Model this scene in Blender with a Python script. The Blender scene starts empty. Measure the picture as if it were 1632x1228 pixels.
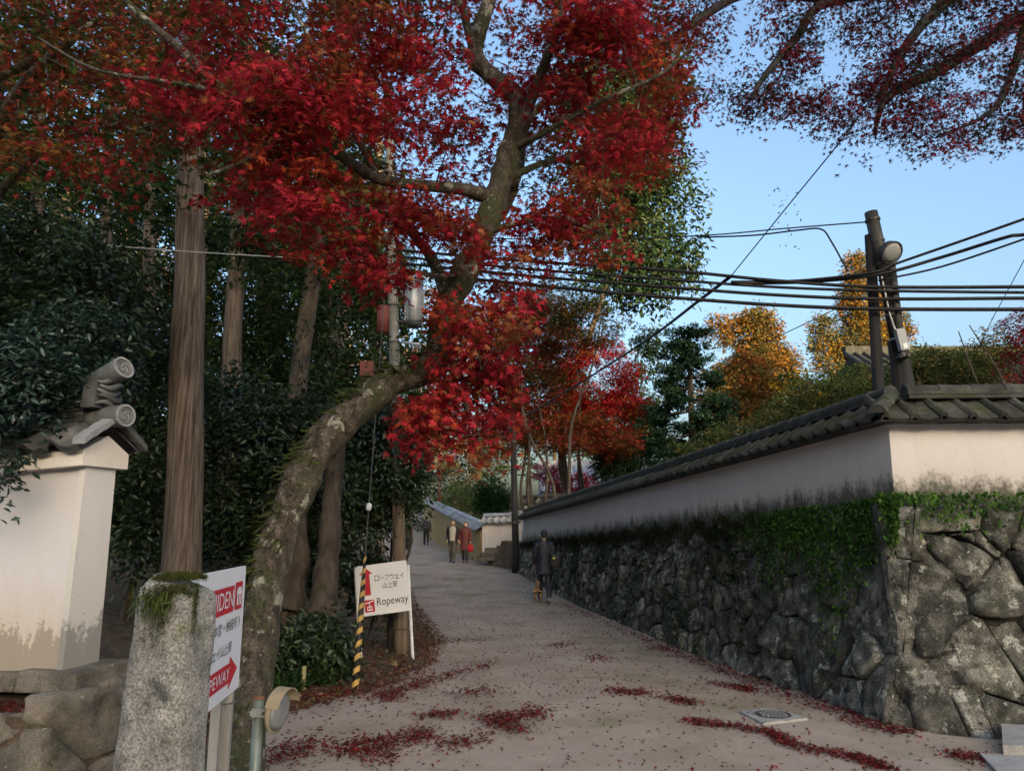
import bpy, bmesh, math, random
import numpy as np
from mathutils import Vector, Matrix

R = math.radians
random.seed(7)
rng = np.random.default_rng(7)
scene = bpy.context.scene
COL = scene.collection

# ------------------------------------------------------------------ camera
FPX, PITCH, CAMZ = 1200.0, R(10.8), 1.6
cam_data = bpy.data.cameras.new('camera')
cam_data.sensor_width = 36.0
cam_data.lens = 36.0 * FPX / 1632.0
cam_data.clip_start = 0.05
cam_data.clip_end = 2000.0
cam = bpy.data.objects.new('camera', cam_data)
COL.objects.link(cam)
cam.location = (0, 0, CAMZ)
cam.rotation_euler = (math.pi / 2 + PITCH, 0, 0)
scene.camera = cam

# ------------------------------------------------------------------ sky, sun, exposure
SUN_EL, SUN_AZ = R(9.5), R(163)          # low afternoon sun behind the camera, a little to its right
world = bpy.data.worlds.new('World')
scene.world = world
world.use_nodes = True
wn, wl = world.node_tree.nodes, world.node_tree.links
wn.clear()
sky = wn.new('ShaderNodeTexSky')
sky.sky_type = 'NISHITA'
sky.sun_disc = False
sky.sun_elevation = SUN_EL
sky.sun_rotation = SUN_AZ
sky.air_density = 1.0
sky.dust_density = 7.5
sky.ozone_density = 2.0
bg = wn.new('ShaderNodeBackground')
bg.inputs['Strength'].default_value = 0.15
wo = wn.new('ShaderNodeOutputWorld')
wl.new(sky.outputs[0], bg.inputs['Color'])
wl.new(bg.outputs[0], wo.inputs['Surface'])

sd = Vector((math.sin(SUN_AZ) * math.cos(SUN_EL), math.cos(SUN_AZ) * math.cos(SUN_EL), math.sin(SUN_EL)))
sun_data = bpy.data.lights.new('sun', 'SUN')
sun_data.energy = 4.0
sun_data.angle = R(0.5)
sun_data.color = (1.0, 0.72, 0.42)
sun = bpy.data.objects.new('sun', sun_data)
COL.objects.link(sun)
sun.rotation_euler = sd.to_track_quat('Z', 'Y').to_euler()
sun.location = (0, 0, 40)

scene.view_settings.view_transform = 'Standard'
scene.view_settings.look = 'None'
scene.view_settings.gamma = 1.0
scene.view_settings.exposure = 1.95
scene.view_settings.use_white_balance = True      # camera set to the colour of open shade
scene.view_settings.white_balance_temperature = 6350
scene.view_settings.white_balance_tint = 9
scene.render.engine = 'CYCLES'
scene.cycles.use_denoising = True
scene.cycles.max_bounces = 6
scene.cycles.diffuse_bounces = 3
scene.cycles.transmission_bounces = 3
scene.cycles.glossy_bounces = 2
scene.cycles.use_adaptive_sampling = True

# ------------------------------------------------------------------ where things stand
SP, CP = math.sin(PITCH), math.cos(PITCH)


def at(px, py, Y):
    """world point at depth Y (metres north of the viewpoint) seen at photo pixel px, py"""
    a, b = (px - 816.0) / FPX, -(py - 614.0) / FPX
    dy, dz = CP - b * SP, SP + b * CP
    t = Y / dy
    return Vector((a * t, Y, CAMZ + dz * t))


PY = [-200, -12, 0, 5, 7, 9, 11, 18.5, 25, 32, 48, 70, 110, 400]
PZ = [0, 0, 0, 0, -.02, -.09, -.15, -.17, -.02, .24, .65, 1.9, 4.0, 9.0]
XLY = [-5, 4.5, 5.5, 6.6, 7.3, 8.1, 9.2, 10.4, 13, 18.9, 28, 50, 70, 400]
XLX = [-1.9, -1.85, -2.0, -2.35, -2.1, -1.75, -1.35, -1.2, -1.3, -2.5, -4.0, -9.4, -16, -60]
XRY = [-5, 6.5, 6.75, 28, 29.5, 31, 45, 60, 75, 400]
XRX = [9, 9, 3.3, .15, -.3, -1.2, -3.9, -6.7, -11.5, -50]


def xl(y): return np.interp(y, XLY, XLX)
def xr(y): return np.interp(y, XRY, XRX)
def sstep(a, b, x):
    t = np.clip((x - a) / (b - a), 0, 1)
    return t * t * (3 - 2 * t)


def gz(x, y):
    """height of the ground"""
    x = np.asarray(x, float); y = np.asarray(y, float)
    z = np.interp(y, PY, PZ)
    d = xl(y) - x
    z = z + np.clip(d - 1.2, 0, 34) * .24 * sstep(6.5, 10, y)
    e = x - xr(y)
    z = z + sstep(.35, .6, e) * .95 * sstep(7.1, 7.4, y) * (1 - sstep(60, 75, y))
    z = z + np.clip(e - 8, 0, 60) * .03 * sstep(20, 40, y)
    ridge = 58.5 + 1.5 * np.sin(x * .05) + 1.0 * np.sin(x * .13 + 1)
    z = z + ridge * sstep(-40, -250, y)  # unseen ridge added behind the camera to keep the low sun off the foreground
    z = z + .03 * np.sin(x * 1.7 + y * .6) * sstep(.3, 2.5, d)
    return z


def G(x, y): return float(gz(x, y))


def on_ground(px, py):
    lo, hi = 1.5, 120.0
    for _ in range(50):
        m = (lo + hi) / 2
        p = at(px, py, m)
        if p.z > G(p.x, p.y): lo = m
        else: hi = m
    p = at(px, py, lo)
    return Vector((p.x, p.y, G(p.x, p.y)))


# ------------------------------------------------------------------ materials
MATS = {}


def new_mat(name):
    m = bpy.data.materials.new(name)
    m.use_nodes = True
    nt = m.node_tree
    nt.nodes.clear()
    MATS[name] = m
    return m, nt.nodes, nt.links


def ramp(n, stops):
    r = n.new('ShaderNodeValToRGB')
    el = r.color_ramp.elements
    while len(el) > 1: el.remove(el[-1])
    for i, (p, c) in enumerate(stops):
        e = el[0] if i == 0 else el.new(p)
        e.position = p
        e.color = (*c, 1) if len(c) == 3 else c
    return r


def noise(n, l, vec, scale, detail=6, rough=.6):
    t = n.new('ShaderNodeTexNoise')
    t.inputs['Scale'].default_value = scale
    t.inputs['Detail'].default_value = detail
    t.inputs['Roughness'].default_value = rough
    if vec is not None: l.new(vec, t.inputs['Vector'])
    return t


def mixc(n, l, fac, a, b):
    m = n.new('ShaderNodeMix')
    m.data_type = 'RGBA'
    for s, v in ((0, fac), (6, a), (7, b)):
        if hasattr(v, 'is_linked') or hasattr(v, 'links'): l.new(v, m.inputs[s])
        elif s == 0: m.inputs[0].default_value = v
        else: m.inputs[s].default_value = (*v, 1)
    return m.outputs[2]


def surface(name, cols, scale=4, stretch=(1, 1, 1), rough=.85, bump=.3, bscale=40, patches=(), grain=None, metallic=0, rnd=0, coat=0):
    """cols: ramp stops on a noise; patches: (scale, threshold, softness, colour, offset) blotches laid over it"""
    m, n, l = new_mat(name)
    out = n.new('ShaderNodeOutputMaterial')
    b = n.new('ShaderNodeBsdfPrincipled')
    b.inputs['Roughness'].default_value = rough
    b.inputs['Metallic'].default_value = metallic
    if coat: b.inputs['Coat Weight'].default_value = coat
    geo = n.new('ShaderNodeNewGeometry')
    mp = n.new('ShaderNodeMapping')
    mp.inputs['Scale'].default_value = stretch
    l.new(geo.outputs['Position'], mp.inputs['Vector'])
    v = mp.outputs[0]
    t = noise(n, l, v, scale)
    c = ramp(n, cols)
    l.new(t.outputs['Fac'], c.inputs[0])
    col = c.outputs[0]
    for (s, th, sf, pc, off) in patches:
        mp2 = n.new('ShaderNodeMapping')
        mp2.inputs['Location'].default_value = (off, off * .7, -off)
        l.new(geo.outputs['Position'], mp2.inputs['Vector'])
        t2 = noise(n, l, mp2.outputs[0], s, 8, .65)
        r2 = ramp(n, [(th, (0, 0, 0)), (min(1, th + sf), (1, 1, 1))])
        l.new(t2.outputs['Fac'], r2.inputs[0])
        col = mixc(n, l, r2.outputs[0], col, pc)
    if grain:
        t3 = noise(n, l, geo.outputs['Position'], grain[0], 3)
        r3 = ramp(n, [(.35, (1 - grain[1],) * 3), (.65, (1 + grain[1],) * 3)])
        l.new(t3.outputs['Fac'], r3.inputs[0])
        mm = n.new('ShaderNodeMix'); mm.data_type = 'RGBA'; mm.blend_type = 'MULTIPLY'
        mm.inputs[0].default_value = 1
        l.new(col, mm.inputs[6]); l.new(r3.outputs[0], mm.inputs[7])
        col = mm.outputs[2]
    if rnd:
        oi = n.new('ShaderNodeObjectInfo')
        r4 = ramp(n, [(0, (1 - rnd,) * 3), (1, (1 + rnd,) * 3)])
        l.new(oi.outputs['Random'], r4.inputs[0])
        mm = n.new('ShaderNodeMix'); mm.data_type = 'RGBA'; mm.blend_type = 'MULTIPLY'
        mm.inputs[0].default_value = 1
        l.new(col, mm.inputs[6]); l.new(r4.outputs[0], mm.inputs[7])
        col = mm.outputs[2]
    l.new(col, b.inputs['Base Color'])
    if bump:
        tb = noise(n, l, v, bscale, 8, .7)
        bp = n.new('ShaderNodeBump')
        bp.inputs['Strength'].default_value = bump
        bp.inputs['Distance'].default_value = .03
        l.new(tb.outputs['Fac'], bp.inputs['Height'])
        l.new(bp.outputs[0], b.inputs['Normal'])
    l.new(b.outputs[0], out.inputs['Surface'])
    return m


def leafmat(name, trans=.35, gloss=.0, rough=.5):
    m, n, l = new_mat(name)
    out = n.new('ShaderNodeOutputMaterial')
    a = n.new('ShaderNodeAttribute'); a.attribute_name = 'col'
    d = n.new('ShaderNodeBsdfDiffuse'); t = n.new('ShaderNodeBsdfTranslucent')
    mx = n.new('ShaderNodeMixShader'); mx.inputs[0].default_value = trans
    l.new(a.outputs['Color'], d.inputs['Color']); l.new(a.outputs['Color'], t.inputs['Color'])
    l.new(d.outputs[0], mx.inputs[1]); l.new(t.outputs[0], mx.inputs[2])
    res = mx.outputs[0]
    if gloss:
        g = n.new('ShaderNodeBsdfGlossy'); g.inputs['Roughness'].default_value = rough
        g.inputs['Color'].default_value = (.9, .95, 1, 1)
        m2 = n.new('ShaderNodeMixShader'); m2.inputs[0].default_value = gloss
        l.new(res, m2.inputs[1]); l.new(g.outputs[0], m2.inputs[2])
        res = m2.outputs[0]
    l.new(res, out.inputs['Surface'])
    return m


def plastermat(name, clean, tint, dark, hh=.5, dk=.13):
    """limewash with damp staining that climbs from the foot; 'h' runs 0 at the foot to 1 at the top"""
    m, n, l = new_mat(name)
    out = n.new('ShaderNodeOutputMaterial'); b = n.new('ShaderNodeBsdfPrincipled'); b.inputs['Roughness'].default_value = .92
    geo = n.new('ShaderNodeNewGeometry'); a = n.new('ShaderNodeAttribute'); a.attribute_name = 'h'
    mp = n.new('ShaderNodeMapping'); mp.inputs['Scale'].default_value = (1, 1, .22)
    l.new(geo.outputs['Position'], mp.inputs['Vector'])
    t1 = noise(n, l, mp.outputs[0], 5, 8, .65); t2 = noise(n, l, geo.outputs['Position'], 1.1, 5); t3 = noise(n, l, geo.outputs['Position'], 26, 5, .7); t4 = noise(n, l, mp.outputs[0], 16, 6, .7)
    base = mixc(n, l, t2.outputs['Fac'], tuple(c * .9 for c in clean), tuple(min(.85, c * 1.08) for c in clean))
    r4 = ramp(n, [(.62, (0, 0, 0)), (.75, (.55,) * 3)]); l.new(t4.outputs['Fac'], r4.inputs[0])
    base = mixc(n, l, r4.outputs[0], base, tuple(c * .62 for c in clean))
    ad = n.new('ShaderNodeMath'); ad.operation = 'MULTIPLY_ADD'; l.new(t1.outputs['Fac'], ad.inputs[0]); ad.inputs[1].default_value = -.55; l.new(a.outputs['Fac'], ad.inputs[2])
    r1 = ramp(n, [(0.0, (1, 1, 1)), (hh, (0, 0, 0))]); 
    ad2 = n.new('ShaderNodeMath'); ad2.operation = 'ADD'; l.new(ad.outputs[0], ad2.inputs[0]); ad2.inputs[1].default_value = .28
    l.new(ad2.outputs[0], r1.inputs[0])
    base = mixc(n, l, r1.outputs[0], base, tint)
    ad3 = n.new('ShaderNodeMath'); ad3.operation = 'MULTIPLY_ADD'; l.new(t3.outputs['Fac'], ad3.inputs[0]); ad3.inputs[1].default_value = -.4; l.new(ad2.outputs[0], ad3.inputs[2])
    r2 = ramp(n, [(0.0, (1, 1, 1)), (dk, (0, 0, 0))]); l.new(ad3.outputs[0], r2.inputs[0])
    base = mixc(n, l, r2.outputs[0], base, dark)
    r3 = ramp(n, [(.66, (0, 0, 0)), (.72, (1, 1, 1))]); l.new(t3.outputs['Fac'], r3.inputs[0])
    mm = n.new('ShaderNodeMath'); mm.operation = 'MULTIPLY'; l.new(r3.outputs[0], mm.inputs[0]); l.new(r1.outputs[0], mm.inputs[1])
    base = mixc(n, l, mm.outputs[0], base, dark)
    l.new(base, b.inputs['Base Color'])
    bp = n.new('ShaderNodeBump'); bp.inputs['Strength'].default_value = .12; bp.inputs['Distance'].default_value = .02; l.new(t3.outputs['Fac'], bp.inputs['Height']); l.new(bp.outputs[0], b.inputs['Normal'])
    l.new(b.outputs[0], out.inputs['Surface'])
    return m


def set_h(o, H):
    at_ = o.data.attributes.new('h', 'FLOAT', 'POINT'); at_.data.foreach_set('value', np.array(H, np.float32)); return o


def flat(name, c, rough=.6, metallic=0, bump=0):
    return surface(name, [(.3, tuple(x * .88 for x in c)), (.7, tuple(min(1, x * 1.1) for x in c))], 9, rough=rough, bump=bump, bscale=60, metallic=metallic)


# ------------------------------------------------------------------ mesh helpers
def link_mesh(name, me, mat, parent=None, smooth=True):
    if mat and not me.materials: me.materials.append(MATS[mat])
    if smooth and len(me.polygons):
        me.polygons.foreach_set('use_smooth', np.ones(len(me.polygons), bool))
    o = bpy.data.objects.new(name, me)
    COL.objects.link(o)
    if parent: o.parent = parent
    return o


def root_loc(p):
    v = Vector((0, 0, 0))
    while p is not None:
        v = v + p.location
        p = p.parent
    return v


def mk(name, V, F, mat, parent=None, smooth=False):
    """vertices in world metres; stored relative to the thing they belong to"""
    V = np.asarray([tuple(v) for v in V], float)
    off = root_loc(parent)
    if parent is None:
        off = Vector((V[:, 0].mean(), V[:, 1].mean(), V[:, 2].min()))
    V = V - np.array(off)
    me = bpy.data.meshes.new(name)
    me.from_pydata(V.tolist(), [], [tuple(f) for f in F])
    me.update()
    o = link_mesh(name, me, mat, parent, smooth)
    if parent is None: o.location = off
    return o


def np_mesh(name, V, F, mat, parent=None, C=None, smooth=False):
    off = np.array(root_loc(parent))
    loc = None
    if parent is None:
        loc = np.array((V[:, 0].mean(), V[:, 1].mean(), V[:, 2].min()))
        off = loc
    V = V - off
    me = bpy.data.meshes.new(name)
    k = F.shape[1]
    me.vertices.add(len(V)); me.vertices.foreach_set('co', V.astype(np.float32).ravel())
    me.loops.add(F.size); me.loops.foreach_set('vertex_index', F.astype(np.int32).ravel())
    me.polygons.add(len(F)); me.polygons.foreach_set('loop_start', np.arange(0, F.size, k, dtype=np.int32))
    me.update(calc_edges=True)
    if C is not None:
        at_ = me.attributes.new('col', 'FLOAT_COLOR', 'POINT')
        at_.data.foreach_set('color', np.concatenate([C, np.ones((len(C), 1))], 1).astype(np.float32).ravel())
    o = link_mesh(name, me, mat, parent, smooth)
    if loc is not None: o.location = loc
    return o


class MB:
    def __init__(s): s.V = []; s.F = []

    def add(s, V, F):
        k = len(s.V)
        s.V += [Vector(v) for v in V]
        s.F += [tuple(i + k for i in f) for f in F]
        return s

    def tube(s, pts, rad, n=8, cap=True, wob=0, ell=None):
        pts = [Vector(p) for p in pts]
        if not hasattr(rad, '__len__'): rad = [rad] * len(pts)
        V, F = [], []
        ref = None
        for i, p in enumerate(pts):
            t = (pts[min(i + 1, len(pts) - 1)] - pts[max(i - 1, 0)]).normalized()
            if ref is None:
                ref = Vector((1, 0, 0)) if abs(t.x) < .8 else Vector((0, 1, 0))
            x = (ref - t * ref.dot(t)).normalized()
            ref = x
            y = t.cross(x)
            for j in range(n):
                a = 2 * math.pi * j / n
                r = rad[i] * (1 + (wob * (random.random() - .5) if wob else 0))
                V.append(p + x * (math.cos(a) * r) + y * (math.sin(a) * r * (ell or 1)))
        for i in range(len(pts) - 1):
            for j in range(n):
                F.append((i * n + j, i * n + (j + 1) % n, (i + 1) * n + (j + 1) % n, (i + 1) * n + j))
        if cap:
            F.append(tuple(reversed(range(n))))
            F.append(tuple(range((len(pts) - 1) * n, len(pts) * n)))
        return s.add(V, F)

    def box(s, c, sx, sy, sz, M=None):
        V = [Vector((x * sx / 2, y * sy / 2, z * sz / 2)) for z in (-1, 1) for y in (-1, 1) for x in (-1, 1)]
        if M is not None: V = [M @ v for v in V]
        V = [v + Vector(c) for v in V]
        return s.add(V, [(0, 2, 3, 1), (4, 5, 7, 6), (0, 1, 5, 4), (2, 6, 7, 3), (0, 4, 6, 2), (1, 3, 7, 5)])

    def prism(s, bot, top):
        n = len(bot)
        return s.add(list(bot) + list(top), [tuple(reversed(range(n))), tuple(range(n, 2 * n))] +
                     [(i, (i + 1) % n, n + (i + 1) % n, n + i) for i in range(n)])

    def rings(s, rings_):
        """loft of closed rings of equal count, capped"""
        n = len(rings_[0]); V = [v for r in rings_ for v in r]
        F = [(i * n + j, i * n + (j + 1) % n, (i + 1) * n + (j + 1) % n, (i + 1) * n + j) for i in range(len(rings_) - 1) for j in range(n)]
        F += [tuple(reversed(range(n))), tuple(range((len(rings_) - 1) * n, len(rings_) * n))]
        return s.add(V, F)

    def build(s, name, mat, parent=None, smooth=False):
        return mk(name, s.V, s.F, mat, parent, smooth)


def smooth_line(pts, k=4):
    """Catmull-Rom through the points (any number of columns)"""
    P = np.array([list(p) for p in pts], float)
    P = np.vstack([2 * P[0] - P[1], P, 2 * P[-1] - P[-2]])
    out = []
    for i in range(1, len(P) - 2):
        for t in np.linspace(0, 1, k, endpoint=False):
            a, b, c, d = P[i - 1:i + 3]
            out.append(.5 * (2 * b + (c - a) * t + (2 * a - 5 * b + 4 * c - d) * t * t + (3 * b - a - 3 * c + d) * t ** 3))
    out.append(P[-2])
    return np.array(out)


def thing(name, label, cat, loc=(0, 0, 0), group=None):
    o = bpy.data.objects.new(name, None)
    o.empty_display_size = .2
    COL.objects.link(o)
    o.location = loc
    o['kind'] = 'thing'
    return tag(o, label, cat, group)


def tag(o, label=None, cat=None, group=None, kind=None):
    if label: o['label'] = label
    if cat: o['category'] = cat
    if group: o['group'] = group
    if kind: o['kind'] = kind
    return o


# ------------------------------------------------------------------ leaves
def T_maple(lobes=7):
    if lobes == 7: ang = [-118, -78, -38, 0, 38, 78, 118]; ln = [.5, .8, .95, 1.05, .95, .8, .5]
    else: ang = [-95, -48, 0, 48, 95]; ln = [.6, .9, 1.0, .9, .6]
    V = [(0, 0, 0)]; tips = []; notch = []
    def pol(a, r, z): return (math.sin(R(a)) * r, math.cos(R(a)) * r, z)
    na = [ang[0] - 22] + [(ang[i] + ang[i + 1]) / 2 for i in range(len(ang) - 1)] + [ang[-1] + 22]
    for i, a in enumerate(na): notch.append(len(V)); V.append(pol(a, .3 if 0 < i < len(na) - 1 else .16, .03))
    for a, r in zip(ang, ln): tips.append(len(V)); V.append(pol(a, r, -.16 * r))
    F = [(0, notch[i], tips[i], notch[i + 1]) for i in range(len(ang))]
    return np.array(V), np.array(F)


T_BROAD = (np.array([(0, 0, 0), (.17, .28, .06), (.2, .6, .05), (0, 1, -.12), (-.2, .6, .05), (-.17, .28, .06)], float),
           np.array([(0, 1, 2, 3), (0, 3, 4, 5)]))
T_TRI = (np.array([(-.3, 0, 0), (.3, 0, 0), (.28, .6, .05), (-.05, 1, -.05)], float), np.array([(0, 1, 2, 3)]))
T_NEEDLE = (np.array([(-.05, 0, 0), (.05, 0, 0), (.035, .6, .03), (0, 1, -.05)], float), np.array([(0, 1, 2, 3)]))
T_BLADE = (np.array([(-.05, 0, 0), (.05, 0, 0), (.05, .5, .06), (-.05, .5, .06), (.012, 1, -.05), (-.012, 1, -.05)], float), np.array([(0, 1, 2, 3), (3, 2, 4, 5)]))
T_M7, T_M5 = T_maple(7), T_maple(5)


def unit(a): return a / np.maximum(np.linalg.norm(a, axis=1, keepdims=True), 1e-9)


def leaves(T, pos, ydir, nrm, size, C):
    """arrays of a leaf template; returns V, F, C"""
    TV, TF = T
    y = unit(ydir)
    z = unit(nrm - y * np.sum(nrm * y, 1, keepdims=True))
    x = np.cross(y, z)
    s = size[:, None, None]
    V = pos[:, None, :] + s * (TV[None, :, 0:1] * x[:, None] + TV[None, :, 1:2] * y[:, None] + TV[None, :, 2:3] * z[:, None])
    k = len(TV)
    F = (TF[None] + (np.arange(len(pos)) * k)[:, None, None]).reshape(-1, TF.shape[1])
    return V.reshape(-1, 3), F, np.repeat(C, k, 0)


def joinlv(parts):
    Vs, Fs, Cs, k = [], [], [], 0
    for V, F, C in parts:
        Vs.append(V); Fs.append(F + k); Cs.append(C); k += len(V)
    return np.vstack(Vs), np.vstack(Fs), np.vstack(Cs)


def palette_pick(pal, w, n, jit=.25):
    pal = np.array(pal, float); w = np.array(w, float); w /= w.sum()
    c = pal[rng.choice(len(pal), n, p=w)]
    return c * (1 + jit * (rng.random((n, 1)) - .5) * 2)


def sprays(centers, radius, per, T, size, pal, w, flatz=.3, droop=.25, tilt=.35, jit=.3):
    """flattish layered sprays of leaves round each centre, each spray of one main colour"""
    n = len(centers)
    cc = palette_pick(pal, w, n, .2)
    P = np.repeat(np.asarray(centers, float), per, 0)
    rad = np.repeat(np.broadcast_to(radius, n), per)
    a = rng.random(n * per) * 2 * np.pi
    r = np.sqrt(rng.random(n * per)) * rad
    out = np.stack([np.cos(a), np.sin(a), np.zeros(n * per)], 1)
    tl = np.repeat(rng.normal(0, tilt, (n, 2)), per, 0)
    off = out * r[:, None]
    off[:, 2] = rng.normal(0, 1, n * per) * flatz * rad * .5 + off[:, 0] * tl[:, 0] + off[:, 1] * tl[:, 1] - droop * r * r / np.maximum(rad, .01)
    nr = np.stack([-tl[:, 0], -tl[:, 1], np.ones(n * per)], 1) + rng.normal(0, .55, (n * per, 3)) + out * .4
    yd = out + rng.normal(0, .6, (n * per, 3)); yd[:, 2] -= .35
    C = np.repeat(cc, per, 0)
    C2 = palette_pick(pal, w, n * per, .2)
    f = (rng.random((n * per, 1)) < .25)
    C = np.where(f, C2, C) * (1 + jit * (rng.random((n * per, 1)) - .5) * 2)
    sz = size * (.7 + .6 * rng.random(n * per))
    return leaves(T, P + off, yd, nr, sz, np.clip(C, 0.002, .9))


def blob_points(blobs, n, shell=.5):
    """random points in ellipsoids (x,y,z,rx,ry,rz), more of them near the surface"""
    B = np.array(blobs, float)
    w = (B[:, 3] * B[:, 4] * B[:, 5]) ** .67; w /= w.sum()
    i = rng.choice(len(B), n, p=w)
    d = unit(rng.normal(0, 1, (n, 3)))
    r = rng.random(n) ** (1 / 3.0) * (1 - shell) + shell * (1 - .25 * rng.random(n))
    return B[i, :3] + d * r[:, None] * B[i, 3:6]


def limbs_to(mb, spine, targets, r0=.03, n=5, every=1):
    """bent twigs that branch off the spine, and off one another, out to each target"""
    S = np.array([list(p)[:3] for p in spine])
    T = np.asarray(targets)[::every]
    if not len(T): return
    order = np.argsort([np.min(np.linalg.norm(S - q, axis=1)) for q in T])
    lv = np.zeros(len(S))
    for i in order:
        q = T[i]
        d = np.linalg.norm(S - q, axis=1) + np.maximum(0, S[:, 2] - q[2]) * .8 + lv * .12
        j = int(np.argmin(d)); s = S[j]
        L = np.linalg.norm(q - s)
        if L < .05: continue
        m = (s + q) / 2 + np.array([0, 0, .08 * L]) + rng.normal(0, .07 * L, 3)
        pts = smooth_line([s, m, q], 3)
        k = len(pts)
        rr = r0 * min(1.5, .5 + L * .3) * (.75 ** min(4, lv[j]))
        mb.tube(pts, [rr * (1 - .6 * f / (k - 1)) for f in range(k)], n, cap=False)
        S = np.vstack([S, pts[2:]]); lv = np.concatenate([lv, np.full(k - 2, lv[j] + 1)])


def tree(name, label, cat, base, top, r, blobs, nclump, per, clump_r, leaf, T, pal, w, mat='leaf', bark='bark', group=None,
         bend=.15, flatz=.5, droop=.2, twig=.035, shell=.45, tilt=.35, trunk_top=None, multi=1, every=1):
    base = Vector(base)
    t = thing(name, label, cat, base, group)
    mb = MB(); spines = []
    top = Vector(top)
    for k in range(multi):
        a = random.random() * 6.28
        b0 = base + Vector((math.cos(a), math.sin(a), 0)) * (r * 1.1 if multi > 1 else 0)
        t1 = top + (Vector((math.cos(a), math.sin(a), 0)) * (top.z - base.z) * .22 if multi > 1 else Vector())
        H = (t1 - b0).length
        ps = [b0 - Vector((0, 0, .3)), b0 + (t1 - b0) * .04]
        for f in (.25, .5, .75):
            ps.append(b0 + (t1 - b0) * f + Vector((random.uniform(-1, 1), random.uniform(-1, 1), 0)) * H * bend * .25)
        ps.append(t1)
        sp = smooth_line(ps, 4)
        m = len(sp)
        mb.tube(sp, [r * (1.35 if i < 2 else 1) * (1 - .8 * i / (m - 1)) / (multi ** .4) for i in range(m)], 10, wob=.08)
        spines += [p for p in sp[4:]]
    P = blob_points(blobs, nclump, shell)
    limbs_to(mb, spines, P, twig, 5, every)
    mb.build('trunk', bark, t, True)
    V, F, C = sprays(P, clump_r, per, T, leaf, pal, w, flatz, droop, tilt)
    np_mesh('crown', V, F, mat, t, C)
    return t


def text_mesh(s):
    cu = bpy.data.curves.new('writing', 'FONT')
    cu.body = s
    cu.resolution_u = 3
    o = bpy.data.objects.new('writing', cu)
    COL.objects.link(o)
    dg = bpy.context.evaluated_depsgraph_get()
    dg.update()
    me = bpy.data.meshes.new_from_object(o.evaluated_get(dg))
    bpy.data.objects.remove(o)
    V = np.array([v.co[:] for v in me.vertices]) if len(me.vertices) else np.zeros((1, 3))
    F = [tuple(p.vertices) for p in me.polygons]
    bpy.data.meshes.remove(me)
    return V, F


class Board:
    """a flat sign panel with its own frame: u right, v up (metres from lower left), n out"""
    def __init__(s, o, u, v):
        s.o, s.u, s.v = Vector(o), Vector(u).normalized(), Vector(v).normalized()
        s.v = (s.v - s.u * s.u.dot(s.v)).normalized()
        s.n = s.u.cross(s.v)

    def p(s, a, b, d=0): return s.o + s.u * a + s.v * b + s.n * d

    def text(s, txt, u0, v0, u1, v1, mat, parent, d=.004, name='lettering'):
        if ord(txt[0]) > 255:                   # each Japanese character is its own piece
            k = len(txt); w = (u1 - u0) / k
            for i, ch in enumerate(txt):
                if ch in '・': s.poly([(u0 + w * (i + .4), (v0 + v1) / 2 - w * .08), (u0 + w * (i + .6), (v0 + v1) / 2 - w * .08), (u0 + w * (i + .6), (v0 + v1) / 2 + w * .08), (u0 + w * (i + .4), (v0 + v1) / 2 + w * .08)], mat, parent, d, name)
                elif ch == 'ー': s.poly([(u0 + w * (i + .1), (v0 + v1) / 2 - w * .05), (u0 + w * (i + .9), (v0 + v1) / 2 - w * .05), (u0 + w * (i + .9), (v0 + v1) / 2 + w * .05), (u0 + w * (i + .1), (v0 + v1) / 2 + w * .05)], mat, parent, d, name)
                else:
                    nar = .32 if ch in '()' else .06
                    sm = .28 if ch in 'ェ' else 0
                    s.glyphs(ch, u0 + w * (i + nar), v0, u0 + w * (i + 1 - nar), v1 - (v1 - v0) * sm, mat, parent, d, name)
            return
        return s.glyphs(txt, u0, v0, u1, v1, mat, parent, d, name)

    def glyphs(s, txt, u0, v0, u1, v1, mat, parent, d, name):
        V, F = text_mesh(txt)
        lo, hi = V.min(0), V.max(0)
        k = np.maximum(hi - lo, 1e-6)
        W = [s.p(u0 + (x - lo[0]) / k[0] * (u1 - u0), v0 + (y - lo[1]) / k[1] * (v1 - v0), d) for x, y, _ in V]
        return mk(name, W, F, mat, parent)

    def poly(s, pts, mat, parent, d=.003, name='arrow'):
        return mk(name, [s.p(a, b, d) for a, b in pts], [tuple(range(len(pts)))], mat, parent)

    def slab(s, w, h, th, mat, parent, name='panel'):
        mb = MB()
        mb.prism([s.p(0, 0, -th), s.p(w, 0, -th), s.p(w, h, -th), s.p(0, h, -th)], [s.p(0, 0), s.p(w, 0), s.p(w, h), s.p(0, h)])
        return mb.build(name, mat, parent)

# ------------------------------------------------------------------ the materials of the place
surface('sand', [(.3, (.29, .225, .17)), (.5, (.37, .295, .23)), (.72, (.44, .36, .29))], 1.1, rough=.95, bump=.35, bscale=55,
        patches=[(.55, .555, .14, (.19, .175, .085), 3), (2.2, .6, .1, (.30, .23, .17), 17), (.35, .58, .2, (.31, .235, .17), 9), (30, .64, .05, (.16, .12, .09), 1), (9, .66, .06, (.5, .44, .38), 5)], grain=(160, .28))
surface('soil', [(.3, (.06, .042, .026)), (.5, (.12, .085, .055)), (.75, (.19, .14, .095))], 5, rough=.98, bump=.8, bscale=25,
        patches=[(1.2, .56, .1, (.035, .055, .015), 2)], grain=(70, .4))
surface('plaster', [(.3, (.62, .56, .52)), (.5, (.70, .65, .615)), (.75, (.76, .72, .69))], .9, (1, 1, .5), rough=.9, bump=.06, bscale=30,
        patches=[(2.6, .66, .1, (.45, .40, .36), 4), (14, .70, .05, (.34, .31, .28), 8)], grain=(50, .05))
plastermat('old_plaster', (.64, .61, .615), (.47, .40, .33), (.10, .095, .075), .72, .18)
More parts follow.
